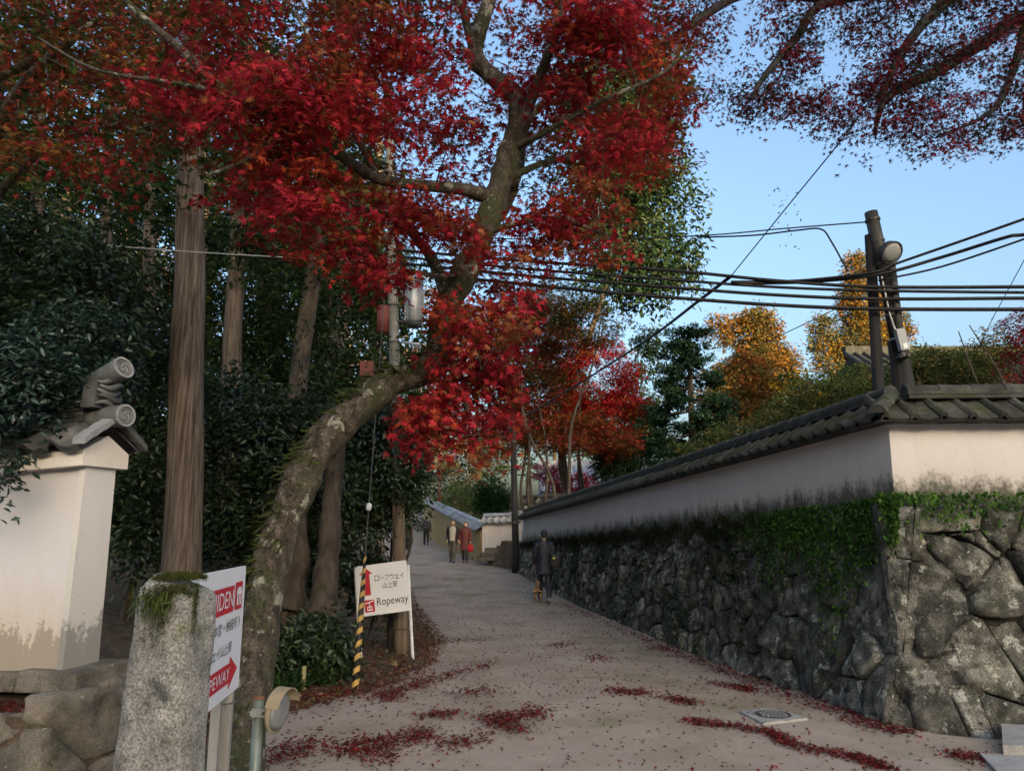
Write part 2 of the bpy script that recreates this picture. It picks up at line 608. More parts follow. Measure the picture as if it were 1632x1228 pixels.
plastermat('white_plaster', (.63, .62, .645), (.52, .415, .30), (.33, .285, .23), .55, .03)
plastermat('spotted_plaster', (.66, .64, .64), (.50, .475, .44), (.26, .25, .235), .85, .07)
surface('ochre_plaster', [(.3, (.42, .28, .10)), (.7, (.55, .38, .16))], 1.2, rough=.95, bump=.1, patches=[(1.5, .58, .12, (.25, .17, .08), 4)])
surface('wall_stone', [(.3, (.018, .018, .014)), (.44, (.06, .058, .047)), (.56, (.13, .125, .105)), (.72, (.24, .235, .205))], 6, rough=.95, bump=1.0, bscale=14,
        patches=[(7, .57, .05, (.30, .30, .265), 2), (1.3, .55, .1, (.025, .035, .012), 7), (24, .60, .06, (.30, .295, .265), 11), (3.2, .60, .05, (.014, .014, .012), 21)], grain=(70, .45), rnd=.55)
surface('base_stone', [(.3, (.06, .055, .045)), (.5, (.14, .125, .10)), (.75, (.24, .21, .175))], 5, rough=.95, bump=.7, bscale=18,
        patches=[(2.2, .57, .1, (.035, .05, .018), 7), (22, .64, .05, (.3, .28, .25), 3)], grain=(90, .3), rnd=.15)
surface('granite', [(.3, (.17, .165, .15)), (.5, (.30, .29, .265)), (.72, (.42, .41, .38))], 11, rough=.95, bump=.9, bscale=34,
        patches=[(5, .60, .1, (.12, .12, .11), 2), (7, .68, .03, (.55, .56, .53), 6), (3.0, .6, .1, (.19, .19, .12), 13)], grain=(120, .5))
surface('joint', [(.3, (.010, .010, .008)), (.7, (.03, .028, .022))], 9, rough=1, bump=.8)
surface('tile', [(.3, (.035, .037, .038)), (.5, (.075, .078, .08)), (.75, (.15, .155, .16))], 4, rough=.55, bump=.15, bscale=30,
        patches=[(5, .57, .1, (.045, .055, .022), 3)], rnd=.35)
surface('tile_moss', [(.3, (.022, .023, .018)), (.5, (.05, .05, .042)), (.75, (.11, .11, .10))], 6, rough=.9, bump=.5, bscale=40,
        patches=[(4, .52, .1, (.035, .042, .015), 3)], rnd=.3)
surface('tile_silver', [(.3, (.24, .26, .29)), (.7, (.46, .48, .52))], 3, rough=.4, bump=.1, rnd=.3)
surface('tile_end', [(.3, (.22, .23, .25)), (.7, (.34, .35, .37))], 12, rough=.6, bump=.1)
surface('bark', [(.3, (.030, .022, .015)), (.5, (.075, .056, .040)), (.75, (.15, .12, .09))], 8, (1, 1, .35), rough=.95, bump=1, bscale=22,
        patches=[(3.5, .58, .08, (.045, .055, .02), 5)])
surface('maple_bark', [(.32, (.022, .018, .013)), (.5, (.07, .054, .04)), (.7, (.15, .125, .1))], 16, (1, 1, .6), rough=.95, bump=1, bscale=34,
        patches=[(2.4, .50, .1, (.042, .050, .018), 15), (7, .575, .04, (.27, .26, .22), 5), (19, .62, .04, (.22, .21, .18), 9)], grain=(70, .45))
surface('cedar_bark', [(.32, (.05, .036, .027)), (.48, (.15, .112, .085)), (.68, (.28, .225, .18))], 30, (1, 1, .045), rough=.95, bump=1, bscale=42, patches=[(2.5, .62, .1, (.08, .085, .04), 5)])
surface('pole_wood', [(.3, (.085, .06, .04)), (.5, (.16, .12, .085)), (.72, (.25, .2, .15))], 14, (1, 1, .05), rough=.9, bump=.6, bscale=30)
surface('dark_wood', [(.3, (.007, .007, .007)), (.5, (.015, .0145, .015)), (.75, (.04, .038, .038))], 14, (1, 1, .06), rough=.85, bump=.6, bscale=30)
surface('grey_wood', [(.3, (.24, .22, .2)), (.7, (.42, .4, .37))], 14, (1, 1, .08), rough=.9, bump=.4)
surface('concrete', [(.3, (.26, .25, .24)), (.7, (.40, .39, .375))], 5, rough=.9, bump=.2, grain=(80, .15))
surface('pole_concrete', [(.3, (.16, .15, .125)), (.5, (.24, .23, .2)), (.7, (.34, .33, .3))], 5, rough=.9, bump=.2, patches=[(6, .6, .1, (.1, .1, .06), 2)])
surface('iron', [(.3, (.06, .055, .05)), (.7, (.13, .12, .11))], 20, rough=.6, bump=.2, metallic=.4)
surface('galvanised', [(.3, (.30, .32, .33)), (.7, (.45, .47, .48))], 10, rough=.45, metallic=.6, bump=0)
surface('green_steel', [(.3, (.14, .17, .15)), (.7, (.21, .25, .22))], 10, rough=.5, metallic=.3, bump=.05)
surface('sign_white', [(.3, (.74, .75, .79)), (.7, (.82, .83, .86))], 3, rough=.45, bump=0, patches=[(14, .72, .05, (.5, .49, .48), 4)])
surface('hill_wood', [(.3, (.02, .03, .01)), (.7, (.06, .06, .02))], .6, rough=1, bump=1, bscale=3)
for nm, c in dict(sign_red=(.50, .015, .03), ink=(.012, .012, .02), cable=(.006, .006, .008), wire_white=(.5, .5, .48), grey_paint=(.36, .38, .40),
                  dark_grey=(.06, .06, .065), yellow=(.46, .29, .07), black=(.012, .012, .012), red_box=(.22, .06, .045), porcelain=(.75, .75, .73), rust=(.22, .10, .05),
                  red_paint=(.26, .06, .045), skin=(.52, .32, .23), hair=(.012, .010, .009), navy=(.011, .013, .024), black_cloth=(.012, .012, .015), jeans=(.018, .020, .032),
                  olive=(.085, .075, .055), maroon=(.13, .025, .022), knit=(.42, .39, .35), shoe=(.35, .34, .33), red_bag=(.5, .012, .03), tennis=(.5, .6, .06), fur=(.30, .17, .075),
                  fur_pale=(.5, .4, .28), slate=(.05, .055, .07), glass=(.30, .31, .31), acrylic=(.30, .25, .17), bamboo=(.30, .27, .13), grey_lamp=(.06, .062, .062), white_wire=(.42, .42, .4)).items():
    flat(nm, c)
leafmat('leaf', .35)
leafmat('glossy_leaf', .22, .045, .4)
leafmat('litter', .15)

# ------------------------------------------------------------------ ground and path
def axis(segs):
    out = []
    for a, b, d in segs: out += list(np.arange(a, b, d))
    return np.array(out + [segs[-1][1]])


gx = axis([(-300, -60, 30), (-60, -16, 4), (-16, -5, .8), (-5, 5, .2), (5, 16, .8), (16, 60, 4), (60, 300, 30)])
gy = axis([(-340, -40, 15), (-40, -10, 5), (-10, 2, 2), (2, 14, .2), (14, 34, .6), (34, 80, 2), (80, 400, 20)])
XX, YY = np.meshgrid(gx, gy)
inside = sstep(0, .12, XX - xl(YY)) * sstep(0, .12, xr(YY) + .1 - XX) * (YY > -4) * (YY < 90)
ZZ = gz(XX, YY) - .06 * inside
nx, ny = len(gx), len(gy)
idx = np.arange(nx * ny).reshape(ny, nx)
Fg = np.stack([idx[:-1, :-1], idx[:-1, 1:], idx[1:, 1:], idx[1:, :-1]], -1).reshape(-1, 4)
g = np_mesh('ground', np.stack([XX.ravel(), YY.ravel(), ZZ.ravel()], 1), Fg, 'soil', None, smooth=True)
g['kind'] = 'structure'

ys = axis([(-4, 2, .5), (2, 14, .12), (14, 34, .3), (34, 90, 1)])
K = 46
V = []
for y in ys:
    a, b = float(xl(y)), float(xr(y)) + .12
    if y < 6.75: b = 3.45 + 5.5 * float(sstep(6.55, 5.0, y))
    for k in range(K + 1):
        t = k / K
        x = a + (b - a) * t
        edge = min(t, 1 - t) * (b - a)
        w = .10 * math.sin(y * 3.1) + .06 * math.sin(y * 7.7) + .04 * math.sin(y * 17)
        if t < .2: x += w * .6 * (1 - t / .2)
        z = G(x, y) + .006 - .05 * (1 - min(1, edge / .12)) + .012 * math.sin(x * 2.3 + y * .8) * math.sin(y * 1.1) * min(1, edge)
        V.append((x, y, z))
n1 = K + 1
F = [(i * n1 + k, i * n1 + k + 1, (i + 1) * n1 + k + 1, (i + 1) * n1 + k) for i in range(len(ys) - 1) for k in range(K)]
p = mk('path', V, F, 'sand', None, True)
p['kind'] = 'structure'

# ------------------------------------------------------------------ stones: one piece each, cut from a wall face
def clip_poly(poly, a, b, c):
    """keep a*x+b*y<=c"""
    out = []
    for i in range(len(poly)):
        p, q = poly[i], poly[(i + 1) % len(poly)]
        dp, dq = a * p[0] + b * p[1] - c, a * q[0] + b * q[1] - c
        if dp <= 0: out.append(p)
        if dp * dq < 0:
            t = dp / (dp - dq)
            out.append((p[0] + (q[0] - p[0]) * t, p[1] + (q[1] - p[1]) * t))
    return out


def stone_cells(L, H, size, aspect=1.25, jit=.42):
    pts = []
    u = 0.0
    while u < L:
        s = size(u)
        rows = max(1, int(round(H / s)))
        for r in range(rows):
            hh = H / rows
            pts.append((u + s * aspect * (.5 + (.5 if r % 2 else 0) + random.uniform(-jit, jit)), (r + .5 + random.uniform(-jit, jit) * .9) * hh))
        u += s * aspect
    cells = []
    for _ in range(int(len(pts) * .35)):       # chinking stones between the big ones
        q = random.choice(pts); pts.append((min(L - .05, max(.05, q[0] + random.uniform(-.4, .4) * size(q[0]))), min(H - .04, max(.04, q[1] + random.uniform(-.4, .4) * size(q[0])))))
    P = np.array(pts)
    for i, p in enumerate(pts):
        d = np.hypot(P[:, 0] - p[0], P[:, 1] - p[1])
        poly = [(0, 0), (L, 0), (L, H), (0, H)]
        for j in np.argsort(d)[1:20]:
            q = P[j]
            a, b = q[0] - p[0], q[1] - p[1]
            poly = clip_poly(poly, a, b, a * (p[0] + q[0]) / 2 + b * (p[1] + q[1]) / 2)
            if len(poly) < 3: break
        if len(poly) >= 3: cells.append(poly)
    return cells


def stone_mesh(poly, face, bulge, gap=.014, fine=True):
    """poly in (u, v); face(u, v, d) -> world"""
    c = np.mean(poly, 0)
    Q = []
    m = len(poly)
    for i in range(m):
        p, q = np.array(poly[i]), np.array(poly[(i + 1) % m])
        if np.hypot(*(q - p)) < .02: continue
        for t in (.1, .5, .9) if fine else (.15, .85): Q.append(p + (q - p) * t + (np.array((random.gauss(0, .007), random.gauss(0, .007))) if fine else 0))
    if len(Q) < 3: return None
    Q = np.array(Q)
    r = np.hypot(*(Q - c).T)
    Q = c + (Q - c) * np.maximum(.3, 1 - gap / np.maximum(r, .03))[:, None]
    n = len(Q)
    tx, ty = random.uniform(-.2, .2), random.uniform(-.22, .14)
    seed = random.uniform(0, 50)

    def dd(q, k): return bulge * k + (q[0] - c[0]) * tx + (q[1] - c[1]) * ty + .022 * math.sin(q[0] * 17 + seed) * math.cos(q[1] * 19 + seed * 2) + .012 * math.sin(q[0] * 41 + q[1] * 37 + seed)
    V = [face(q[0], q[1], -.14) for q in Q] + [face(q[0], q[1], dd(q, .25)) for q in Q]
    V += [face(*(c + (q - c) * .93), dd(q, .8)) for q in Q]
    rings_ = [.62, .3] if fine else [.5]
    for f in rings_: V += [face(*(c + (q - c) * f), dd(c + (q - c) * f, 1.0 + .1 * random.uniform(-1, 1))) for q in Q]
    V.append(face(c[0], c[1], dd(c, 1.05)))
    nr = 3 + len(rings_)
    F = [(k * n + i, k * n + (i + 1) % n, (k + 1) * n + (i + 1) % n, (k + 1) * n + i) for k in range(nr - 1) for i in range(n)]
    F += [((nr - 1) * n + i, (nr - 1) * n + (i + 1) % n, nr * n) for i in range(n)]
    return V, F, n


# ------------------------------------------------------------------ roof tiles
def tile_shape(name, w, ln, mat, roll=.04, lip=.0, th=.016):
    prof = [(0, .0), (.06, .7), (.14, 1.0), (.22, .7), (.30, .05), (.48, -.28), (.68, -.36), (.86, -.2), (1.0, .0)]
    V = []
    for y in (0, ln):
        for dz in (0, -th):
            for x, z in prof: V.append((x * w, y, z * roll + dz + (.012 if y == 0 else 0)))
    n = len(prof)
    F = []
    for i in range(n - 1):
        F += [(i, i + 1, 2 * n + i + 1, 2 * n + i), (n + i + 1, n + i, 3 * n + i, 3 * n + i + 1), (i + 1, i, n + i, n + i + 1)]
    if lip:
        k = len(V)
        for x, z in prof: V.append((x * w, -.004, z * roll + .012 - th - lip * (1.0 if x > .3 else .55)))
        F += [(n + i, k + i, k + i + 1, n + i + 1) for i in range(n - 1)]
    me = bpy.data.meshes.new(name)
    me.from_pydata(V, [], F)
    me.materials.append(MATS[mat])
    me.polygons.foreach_set('use_smooth', np.ones(len(me.polygons), bool))
    return me


def cap_shape(name, r, ln, mat, n=7, disc=False):
    V = []
    for y, k in ((0, 1.08), (.05, 1.08), (.055, 1.0), (ln, .97)):
        for j in range(n + 1):
            a = math.pi * j / n
            V.append((math.cos(a) * r * k, y, math.sin(a) * r * k))
    m = n + 1
    F = [(i * m + j, i * m + j + 1, (i + 1) * m + j + 1, (i + 1) * m + j) for i in range(3) for j in range(n)]
    F += [tuple(range(m)), tuple(reversed(range(3 * m, 4 * m)))]
    me = bpy.data.meshes.new(name)
    me.from_pydata(V, [], F)
    me.materials.append(MATS[mat])
    return me


def put(me, name, parent, pos, x, y):
    """shared mesh as a part: x across, y up the slope"""
    x = Vector(x).normalized(); y = Vector(y); y = (y - x * x.dot(y)).normalized(); z = x.cross(y)
    M = Matrix((x, y, z)).transposed().to_4x4()
    o = bpy.data.objects.new(name, me)
    COL.objects.link(o)
    o.parent = parent
    M.translation = Vector(pos) - root_loc(parent)
    o.matrix_local = M
    return o


def tile_roof(parent, e0, e1, r0, r1, w, mats='tile', roll=.04, lip=.035, rows=1, ridge=True, skip0=0, cap_r=.07, cap_len=.3, jitter=.006, courses=2):
    """eave line e0>e1, ridge line r0>r1 (world); tiles are laid row by row, seen from outside e0 lies on the left"""
    e0, e1, r0, r1 = map(Vector, (e0, e1, r0, r1))
    d = (e1 - e0); L = d.length; d.normalize()
    sl = (r0 + (r1 - r0) * .5) - (e0 + (e1 - e0) * .5)
    sl = (sl - d * sl.dot(d))
    row = sl.length / rows
    me_e = tile_shape('eave_tile', w, row * 1.12, mats, roll, lip)
    me_t = tile_shape('roof_tile', w, row * 1.12, mats, roll, .004)
    n = int(L / w)
    w2 = L / n
    for i in range(n):
        for k in range(rows):
            pos = e0 + d * (i * w2) + sl * (k / rows)
            pos.z += random.uniform(-1, 1) * jitter + .02 * k
            put(me_e if k == 0 else me_t, 'eave_tile' if k == 0 else 'roof_tile', parent, pos, d + Vector((0, 0, random.uniform(-1, 1) * .02)), sl + Vector((0, 0, .03)))


def ridge_line(parent, r0, r1, mats='tile', r=.07, ln=.3, courses=2, width=.2):
    r0, r1 = Vector(r0), Vector(r1)
    d = r1 - r0; L = d.length; d.normalize()
    side = d.cross(Vector((0, 0, 1))).normalized(); up = side.cross(d)
    for c in range(courses):
        mb = MB()
        ww = width - .03 * c
        z0 = c * .042
        a = [r0 + side * ww / 2 + up * z0, r0 - side * ww / 2 + up * z0, r0 - side * ww / 2 + up * (z0 + .034), r0 + side * ww / 2 + up * (z0 + .034)]
        mb.prism([v for v in a], [v + d * L for v in a])
        mb.build('ridge_course', mats, parent)
    me = cap_shape('ridge_tile', r, ln * 1.05, mats)
    n = max(1, int(L / ln))
    for i in range(n):
        put(me, 'ridge_tile', parent, r0 + d * (i * L / n) + up * (courses * .042 - .012 + random.uniform(0, .006)), side, d)


# ------------------------------------------------------------------ the long wall on the right
B0 = np.array((3.3, 6.75)); B1 = np.array((.15, 28.0))
d1 = (B1 - B0) / np.linalg.norm(B1 - B0); L1 = float(np.linalg.norm(B1 - B0))
d2 = np.array((1.0, -.05)); d2 = d2 / np.linalg.norm(d2); L2 = 5.0
i1 = np.array((-d1[1], d1[0])) * -1            # inward of the long face (east)
i2 = np.array((-d2[1], d2[0]))                 # inward of the short face (north)


def corner(off): return B0 + np.linalg.solve(np.array([i1, i2]), np.array([off, off]))


def zs(u): return 1.83 + (1.10 - 1.83) * u / 20.0 if u > 0 else 1.83
def ze(u): return 2.60 + (2.0 - 2.60) * u / 21.0


def W1(u, off, z): c = corner(off) + d1 * u; return Vector((c[0], c[1], z))
def W2(u, off, z): c = corner(off) + d2 * u; return Vector((c[0], c[1], z))


rw = thing('plastered_wall', 'long tile-capped plaster wall on a dark dry stone base beside the path', 'wall', (B0[0] + .6, B0[1] + .6, 0))
HB = 1.93


def face1(u, v, d):
    p = B0 + d1 * u
    g0 = G(p[0] - .25, p[1]) - .12
    z = g0 + v / HB * (zs(u) - g0)
    flare = .30 * (1 - v / HB) ** 2 * math.exp(-u / 2.2)
    q = p + i1 * (.22 * v / HB - d - flare * .6)
    return Vector((q[0], q[1], z))


def face2(u, v, d):
    p = B0 + d2 * u
    g0 = -.25
    z = g0 + v / HB * (1.83 - g0)
    flare = .30 * (1 - v / HB) ** 2 * math.exp(-u / 2.2)
    q = p + i2 * (.22 * v / HB - d - flare * .6)
    return Vector((q[0], q[1], z))


stones = []
for poly in stone_cells(L1 - .05, HB, lambda u: .50 if u < 1.8 else (.37 if u < 5 else .33)):
    if np.mean(poly, 0)[0] < .12: continue
    dist = face1(*np.mean(poly, 0), 0).length
    stones.append((dist, poly, face1))
for poly in stone_cells(L2, HB, lambda u: .5):
    stones.append((face2(*np.mean(poly, 0), 0).length, poly, face2))
stones.sort(key=lambda s: s[0])
rest = MB()
for k, (dist, poly, fc) in enumerate(stones):
    res = stone_mesh(poly, fc, random.uniform(.02, .075), gap=.016, fine=dist < 14)
    if res is None: continue
    V, F, n = res
    if k < 295: mk('stone', V, F, 'wall_stone', rw, True)
    else: rest.add(V, F)
if rest.V:
    o = rest.build('far_stones', 'wall_stone', rw, True); o['kind'] = 'stuff'
zq = [-.3, .18, .62, 1.02, 1.42, 1.94]            # squared corner stones, long side turning by turns
for k in range(5):
    la, lb_ = (.95, .42) if k % 2 == 0 else (.40, .85)
    v0, v1 = (zq[k] + .3) / 2.24 * HB + .014, (zq[k + 1] + .3) / 2.24 * HB - .014
    def Qr(f):
        v = v0 + (v1 - v0) * f
        ins = .085 * (abs(f - .5) * 2) ** 3 + .02 * random.random()
        pa = [face1(la, v, .0 - ins), face1(la * .5, v, .055 - ins + random.uniform(-.015, .015)), face1(.10, v, .06 - ins), face1(.0, v, .03 - ins)]
        pb2 = [face2(.02, v, .05 - ins), face2(lb_ * .5, v, .06 - ins + random.uniform(-.015, .015)), face2(lb_, v, .0 - ins)]
        mid = face2(lb_, v, -.25); mid2 = face1(la, v, -.25)
        z = face2(.0, v, 0).z
        return [Vector((p_.x, p_.y, z + .02 * math.sin(p_.x * 9 + k))) for p_ in pa + pb2 + [mid, mid2]]
    mb = MB(); mb.rings([Qr(f) for f in (0, .05, .14, .32, .5, .68, .86, .95, 1)])
    mb.build('corner_stone', 'wall_stone', rw, False)
for a, b in ((0, 1),):
    mb = MB()
    for (fc, L) in ((face1, L1), (face2, L2)):
        n = 24
        A = [fc(L * i / n, 0, -.09) for i in range(n + 1)]; Bq = [fc(L * i / n, HB * .995, -.09) for i in range(n + 1)]
        mb.add(A + Bq, [(i, i + 1, n + 2 + i, n + 1 + i) for i in range(n)])
    mb.build('backing', 'joint', rw)
# plaster body: two slabs that butt at the corner
n = 30
mb = MB()
for i in range(n):
    u0, u1 = L1 * i / n, L1 * (i + 1) / n
    def sec(u): return [W1(u, .24, zs(u) - .06), W1(u, .58, zs(u) - .06), W1(u, .56, ze(u) + .05), W1(u, .27, ze(u) + .05)]
    a, b = sec(u0), sec(u1)
    mb.add(a + b, [(0, 3, 7, 4), (1, 5, 6, 2), (3, 2, 6, 7)] + ([(0, 1, 2, 3)] if i == 0 else []) + ([(4, 7, 6, 5)] if i == n - 1 else []))
set_h(mb.build('plaster', 'old_plaster', rw), [0, 0, 1, 1] * (2 * n))
mb = MB()
a = [W2(0, .24, 1.77), W2(0, .58, 1.77), W2(0, .56, 2.65), W2(0, .27, 2.65)]
b = [v + Vector((d2[0], d2[1], 0)) * L2 for v in a]
mb.add(a + b, [(0, 4, 7, 3), (1, 2, 6, 5), (3, 7, 6, 2), (4, 5, 6, 7)])
set_h(mb.build('plaster', 'old_plaster', rw), [0, 0, 1, 1] * 2)
# roof
RZ = .20
def E1(u, off): return W1(u, off, ze(u))
def R1(u): return W1(u, .41, ze(u) + RZ)
tile_roof(rw, E1(L1, .06), E1(.12, .06), R1(L1), R1(.12), .25, 'tile_moss', .045, .045, 1)
tile_roof(rw, W1(.4, .80, ze(.4)), W1(L1, .80, ze(L1)), R1(.4), R1(L1), .25, 'tile_moss', .045, .045, 1)
def E2(u, off): return W2(u, off, 2.60)
tile_roof(rw, E2(.02, .06), E2(L2, .06), W2(.02, .41, 2.60 + RZ), W2(L2, .41, 2.60 + RZ), .25, 'tile_moss', .045, .045, 1)
tile_roof(rw, E2(L2, .80), E2(.4, .80), W2(L2, .41, 2.60 + RZ), W2(.4, .41, 2.60 + RZ), .25, 'tile_moss', .045, .045, 1)
ridge_line(rw, R1(0) + Vector((0, 0, .02)), R1(L1) + Vector((0, 0, .02)), 'tile_moss')
ridge_line(rw, W2(.12, .41, 2.62 + RZ), W2(L2, .41, 2.62 + RZ), 'tile_moss')
mb = MB()   # boarding under the eaves
mb.prism([E1(0, .06) - Vector((0, 0, .03)), E1(L1, .06) - Vector((0, 0, .03)), E1(L1, .8) - Vector((0, 0, .03)), E1(0, .8) - Vector((0, 0, .03))],
         [E1(0, .1) + Vector((0, 0, .0)), E1(L1, .1) + Vector((0, 0, .0)), R1(L1) - Vector((0, 0, .03)), R1(0) - Vector((0, 0, .03))])
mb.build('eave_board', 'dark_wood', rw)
mb = MB()
mb.prism([E2(.0, .06) - Vector((0, 0, .035)), E2(L2, .06) - Vector((0, 0, .035)), E2(L2, .8) - Vector((0, 0, .035)), E2(0, .8) - Vector((0, 0, .035))],
         [E2(.0, .1) - Vector((0, 0, .004)), E2(L2, .1) - Vector((0, 0, .004)), W2(L2, .41, 2.6 + RZ - .035), W2(0, .41, 2.6 + RZ - .035)])
mb.build('eave_board', 'dark_wood', rw)
me = cap_shape('hip_tile', .075, .24, 'tile_moss')
hp0, hp1 = W1(0, .03, ze(0) + .04), R1(0) + Vector((0, 0, .05))
hd = hp1 - hp0
for k in range(2):
    put(me, 'hip_tile', rw, hp0 + hd * (k * .45), hd.cross(Vector((0, 0, 1))), hd)

# ------------------------------------------------------------------ growth on the stone face
def on_face(fc, U, Vv, D): return np.array([fc(u, v, d) for u, v, d in zip(U, Vv, D)])
def growth(name, label, cat, fc, n, usamp, vsamp, T, size, pal, w, ydir, mat='leaf', lift=.08):
    U = usamp(n); Vv = np.clip(vsamp(n, U), .03, HB * 1.12)
    P = on_face(fc, U, Vv, lift + .05 * rng.random(n))
    out = -np.array([*i1, 0]) if fc is face1 else -np.array([*i2, 0])
    nr = out + rng.normal(0, .45, (n, 3)) + np.array([0, 0, .35])
    yd = np.array(ydir) + rng.normal(0, .45, (n, 3))
    V, F, C = leaves(T, P, yd, nr, size * (.6 + .8 * rng.random(n)), palette_pick(pal, w, n, .35))
    return tag(np_mesh(name, V, F, mat, None, C), label, cat, kind='stuff')


GREENS = [(.045, .10, .02), (.07, .15, .03), (.025, .06, .015), (.10, .17, .04)]
def iv_u(n): return np.clip(np.concatenate([rng.normal(.35, .4, n // 2), rng.normal(1.7, .7, n - n // 2)]), .02, 4.2)
def iv_v(n, U): return HB * (1.04 - np.abs(rng.normal(0, 1, n)) * (.10 + .20 * np.exp(-((U - 1.0) / .42) ** 2) + .10 * np.exp(-((U - 2.3) / .5) ** 2)))
growth('ivy', 'bright green creeper hanging over the corner of the stone base', 'creeper', face1, 6500, iv_u, iv_v, T_TRI, .038, GREENS, [3, 4, 3, 1], (0, 0, -1))
growth('ivy', 'green creeper trailing along the top of the short stone face', 'creeper', face2, 1800, lambda n: rng.random(n) ** 1.4 * 4.5, lambda n, U: HB * (1.05 - np.abs(rng.normal(0, .07, n))), T_TRI, .038, GREENS, [3, 4, 3, 1], (0, 0, -1))
growth('dry_moss_fringe', 'dark withered moss and fern fringe under the long plaster face', 'moss', face1, 9000, lambda n: 2.2 + rng.random(n) * (L1 - 2.4), lambda n, U: HB * (1.0 - np.abs(rng.normal(0, .07, n)) + .03 * np.sin(U * 7)),
       T_BLADE, .10, [(.028, .028, .016), (.05, .045, .028), (.02, .03, .012)], [3, 2, 2], (0, 0, .8), 'litter', .05)
def pm_u(n): return rng.choice(np.array([5.2, 7.5, 9.8, 12.5, 15, 3.6]), n) + rng.normal(0, .55, n)
growth('moss_tufts', 'dark green fern and moss tufts clinging to the long stone face', 'moss', face1, 4200, lambda n: np.clip(pm_u(n), .5, L1 - .3), lambda n, U: HB * np.clip(.55 + .3 * np.sin(U * 2.1) + rng.normal(0, .2, n), .05, .95),
       T_TRI, .035, [(.02, .04, .014), (.03, .06, .02), (.02, .03, .012)], [3, 2, 2], (0, 0, -.6))

# ------------------------------------------------------------------ the white wall end on the left
DL = 5.4
LW = Vector((-.98, .28, 0)).normalized()       # runs away to the left
LN = Vector((-LW.y, LW.x, 0))                  # toward the back of the wall: (-.28,-.98) rotated
if LN.y < 0: LN = -LN
c_top, c_bot = at(147, 742, DL), at(98, 1062, DL)
lw = thing('plastered_wall', 'white plaster wall end with gable cap, on a low stone base beside the stone post', 'wall', (c_bot.x, c_bot.y, 0))
TH = .27
zt, zb = c_top.z, c_bot.z - .05
LEN = 2.6
drop = Vector((0, 0, -.035))                   # the wall steps down to the left
def lwp(a, b, z): return Vector((c_bot.x, c_bot.y, 0)) + LW * a + LN * b + Vector((0, 0, z - .05 * a))
lean = Vector((c_top.x - c_bot.x, 0, 0)) * 0
mb = MB()
mb.prism([lwp(.0, 0, zb), lwp(0, TH, zb), lwp(LEN, TH, zb), lwp(LEN, 0, zb)],
         [lwp(.0, .012, zt + .02), lwp(0, TH - .012, zt + .02), lwp(LEN, TH - .012, zt + .02), lwp(LEN, .012, zt + .02)])
set_h(mb.build('plaster', 'white_plaster', lw), [0] * 4 + [1] * 4)
mb = MB()                                      # the end pilaster, a little proud of the face
mb.prism([lwp(-.03, -.02, zb), lwp(-.03, TH + .02, zb), lwp(.02, TH + .02, zb), lwp(.02, -.02, zb)],
         [lwp(-.03, -.005, zt), lwp(-.03, TH + .005, zt), lwp(.02, TH + .005, zt), lwp(.02, -.005, zt)])
set_h(mb.build('pilaster', 'spotted_plaster', lw), [0] * 4 + [1] * 4)
mb = MB()                                      # cornice band and its gable end
zc = zt - .005
sec = lambda a: [lwp(a, -.075, zc), lwp(a, TH + .075, zc), lwp(a, TH + .075, zc + .11), lwp(a, TH / 2, zc + .23), lwp(a, -.075, zc + .11)]
mb.prism(list(reversed(sec(-.07))), list(reversed(sec(LEN))))
mb.build('cornice', 'plaster', lw)
# tiles
tz = zc + .135
e0, e1 = lwp(LEN, -.15, tz), lwp(-.10, -.15, tz)
r0, r1 = lwp(LEN, TH / 2, tz + .15), lwp(-.10, TH / 2, tz + .15)
tile_roof(lw, e0, e1, r0, r1, .27, 'tile', .055, .03, 1)
tile_roof(lw, lwp(-.10, TH + .15, tz), lwp(LEN, TH + .15, tz), r1, r0, .27, 'tile', .055, .03, 1)
for sgn, b0, b1 in ((1, -.16, .09), (-1, TH + .16, TH - .09)):      # verge tiles on the gable
    for k in range(3):
        f0, f1 = k / 3, (k + 1) / 3 + .05
        mb = MB()
        p0 = lambda f, dz: lwp(-.16, b0 + (b1 - b0) * f, tz - .02 + .17 * f + dz)
        q = [p0(f0, .02), p0(f1, .03), p0(f1, .075), p0(f0, .065)]
        mb.prism(q, [v + LW * .11 for v in q])
        mb.build('verge_tile', 'tile_end' if sgn > 0 else 'tile', lw)
ridge_line(lw, lwp(.12, TH / 2, tz + .17), lwp(LEN, TH / 2, tz + .17), 'tile', .075, .28, 4, .2)


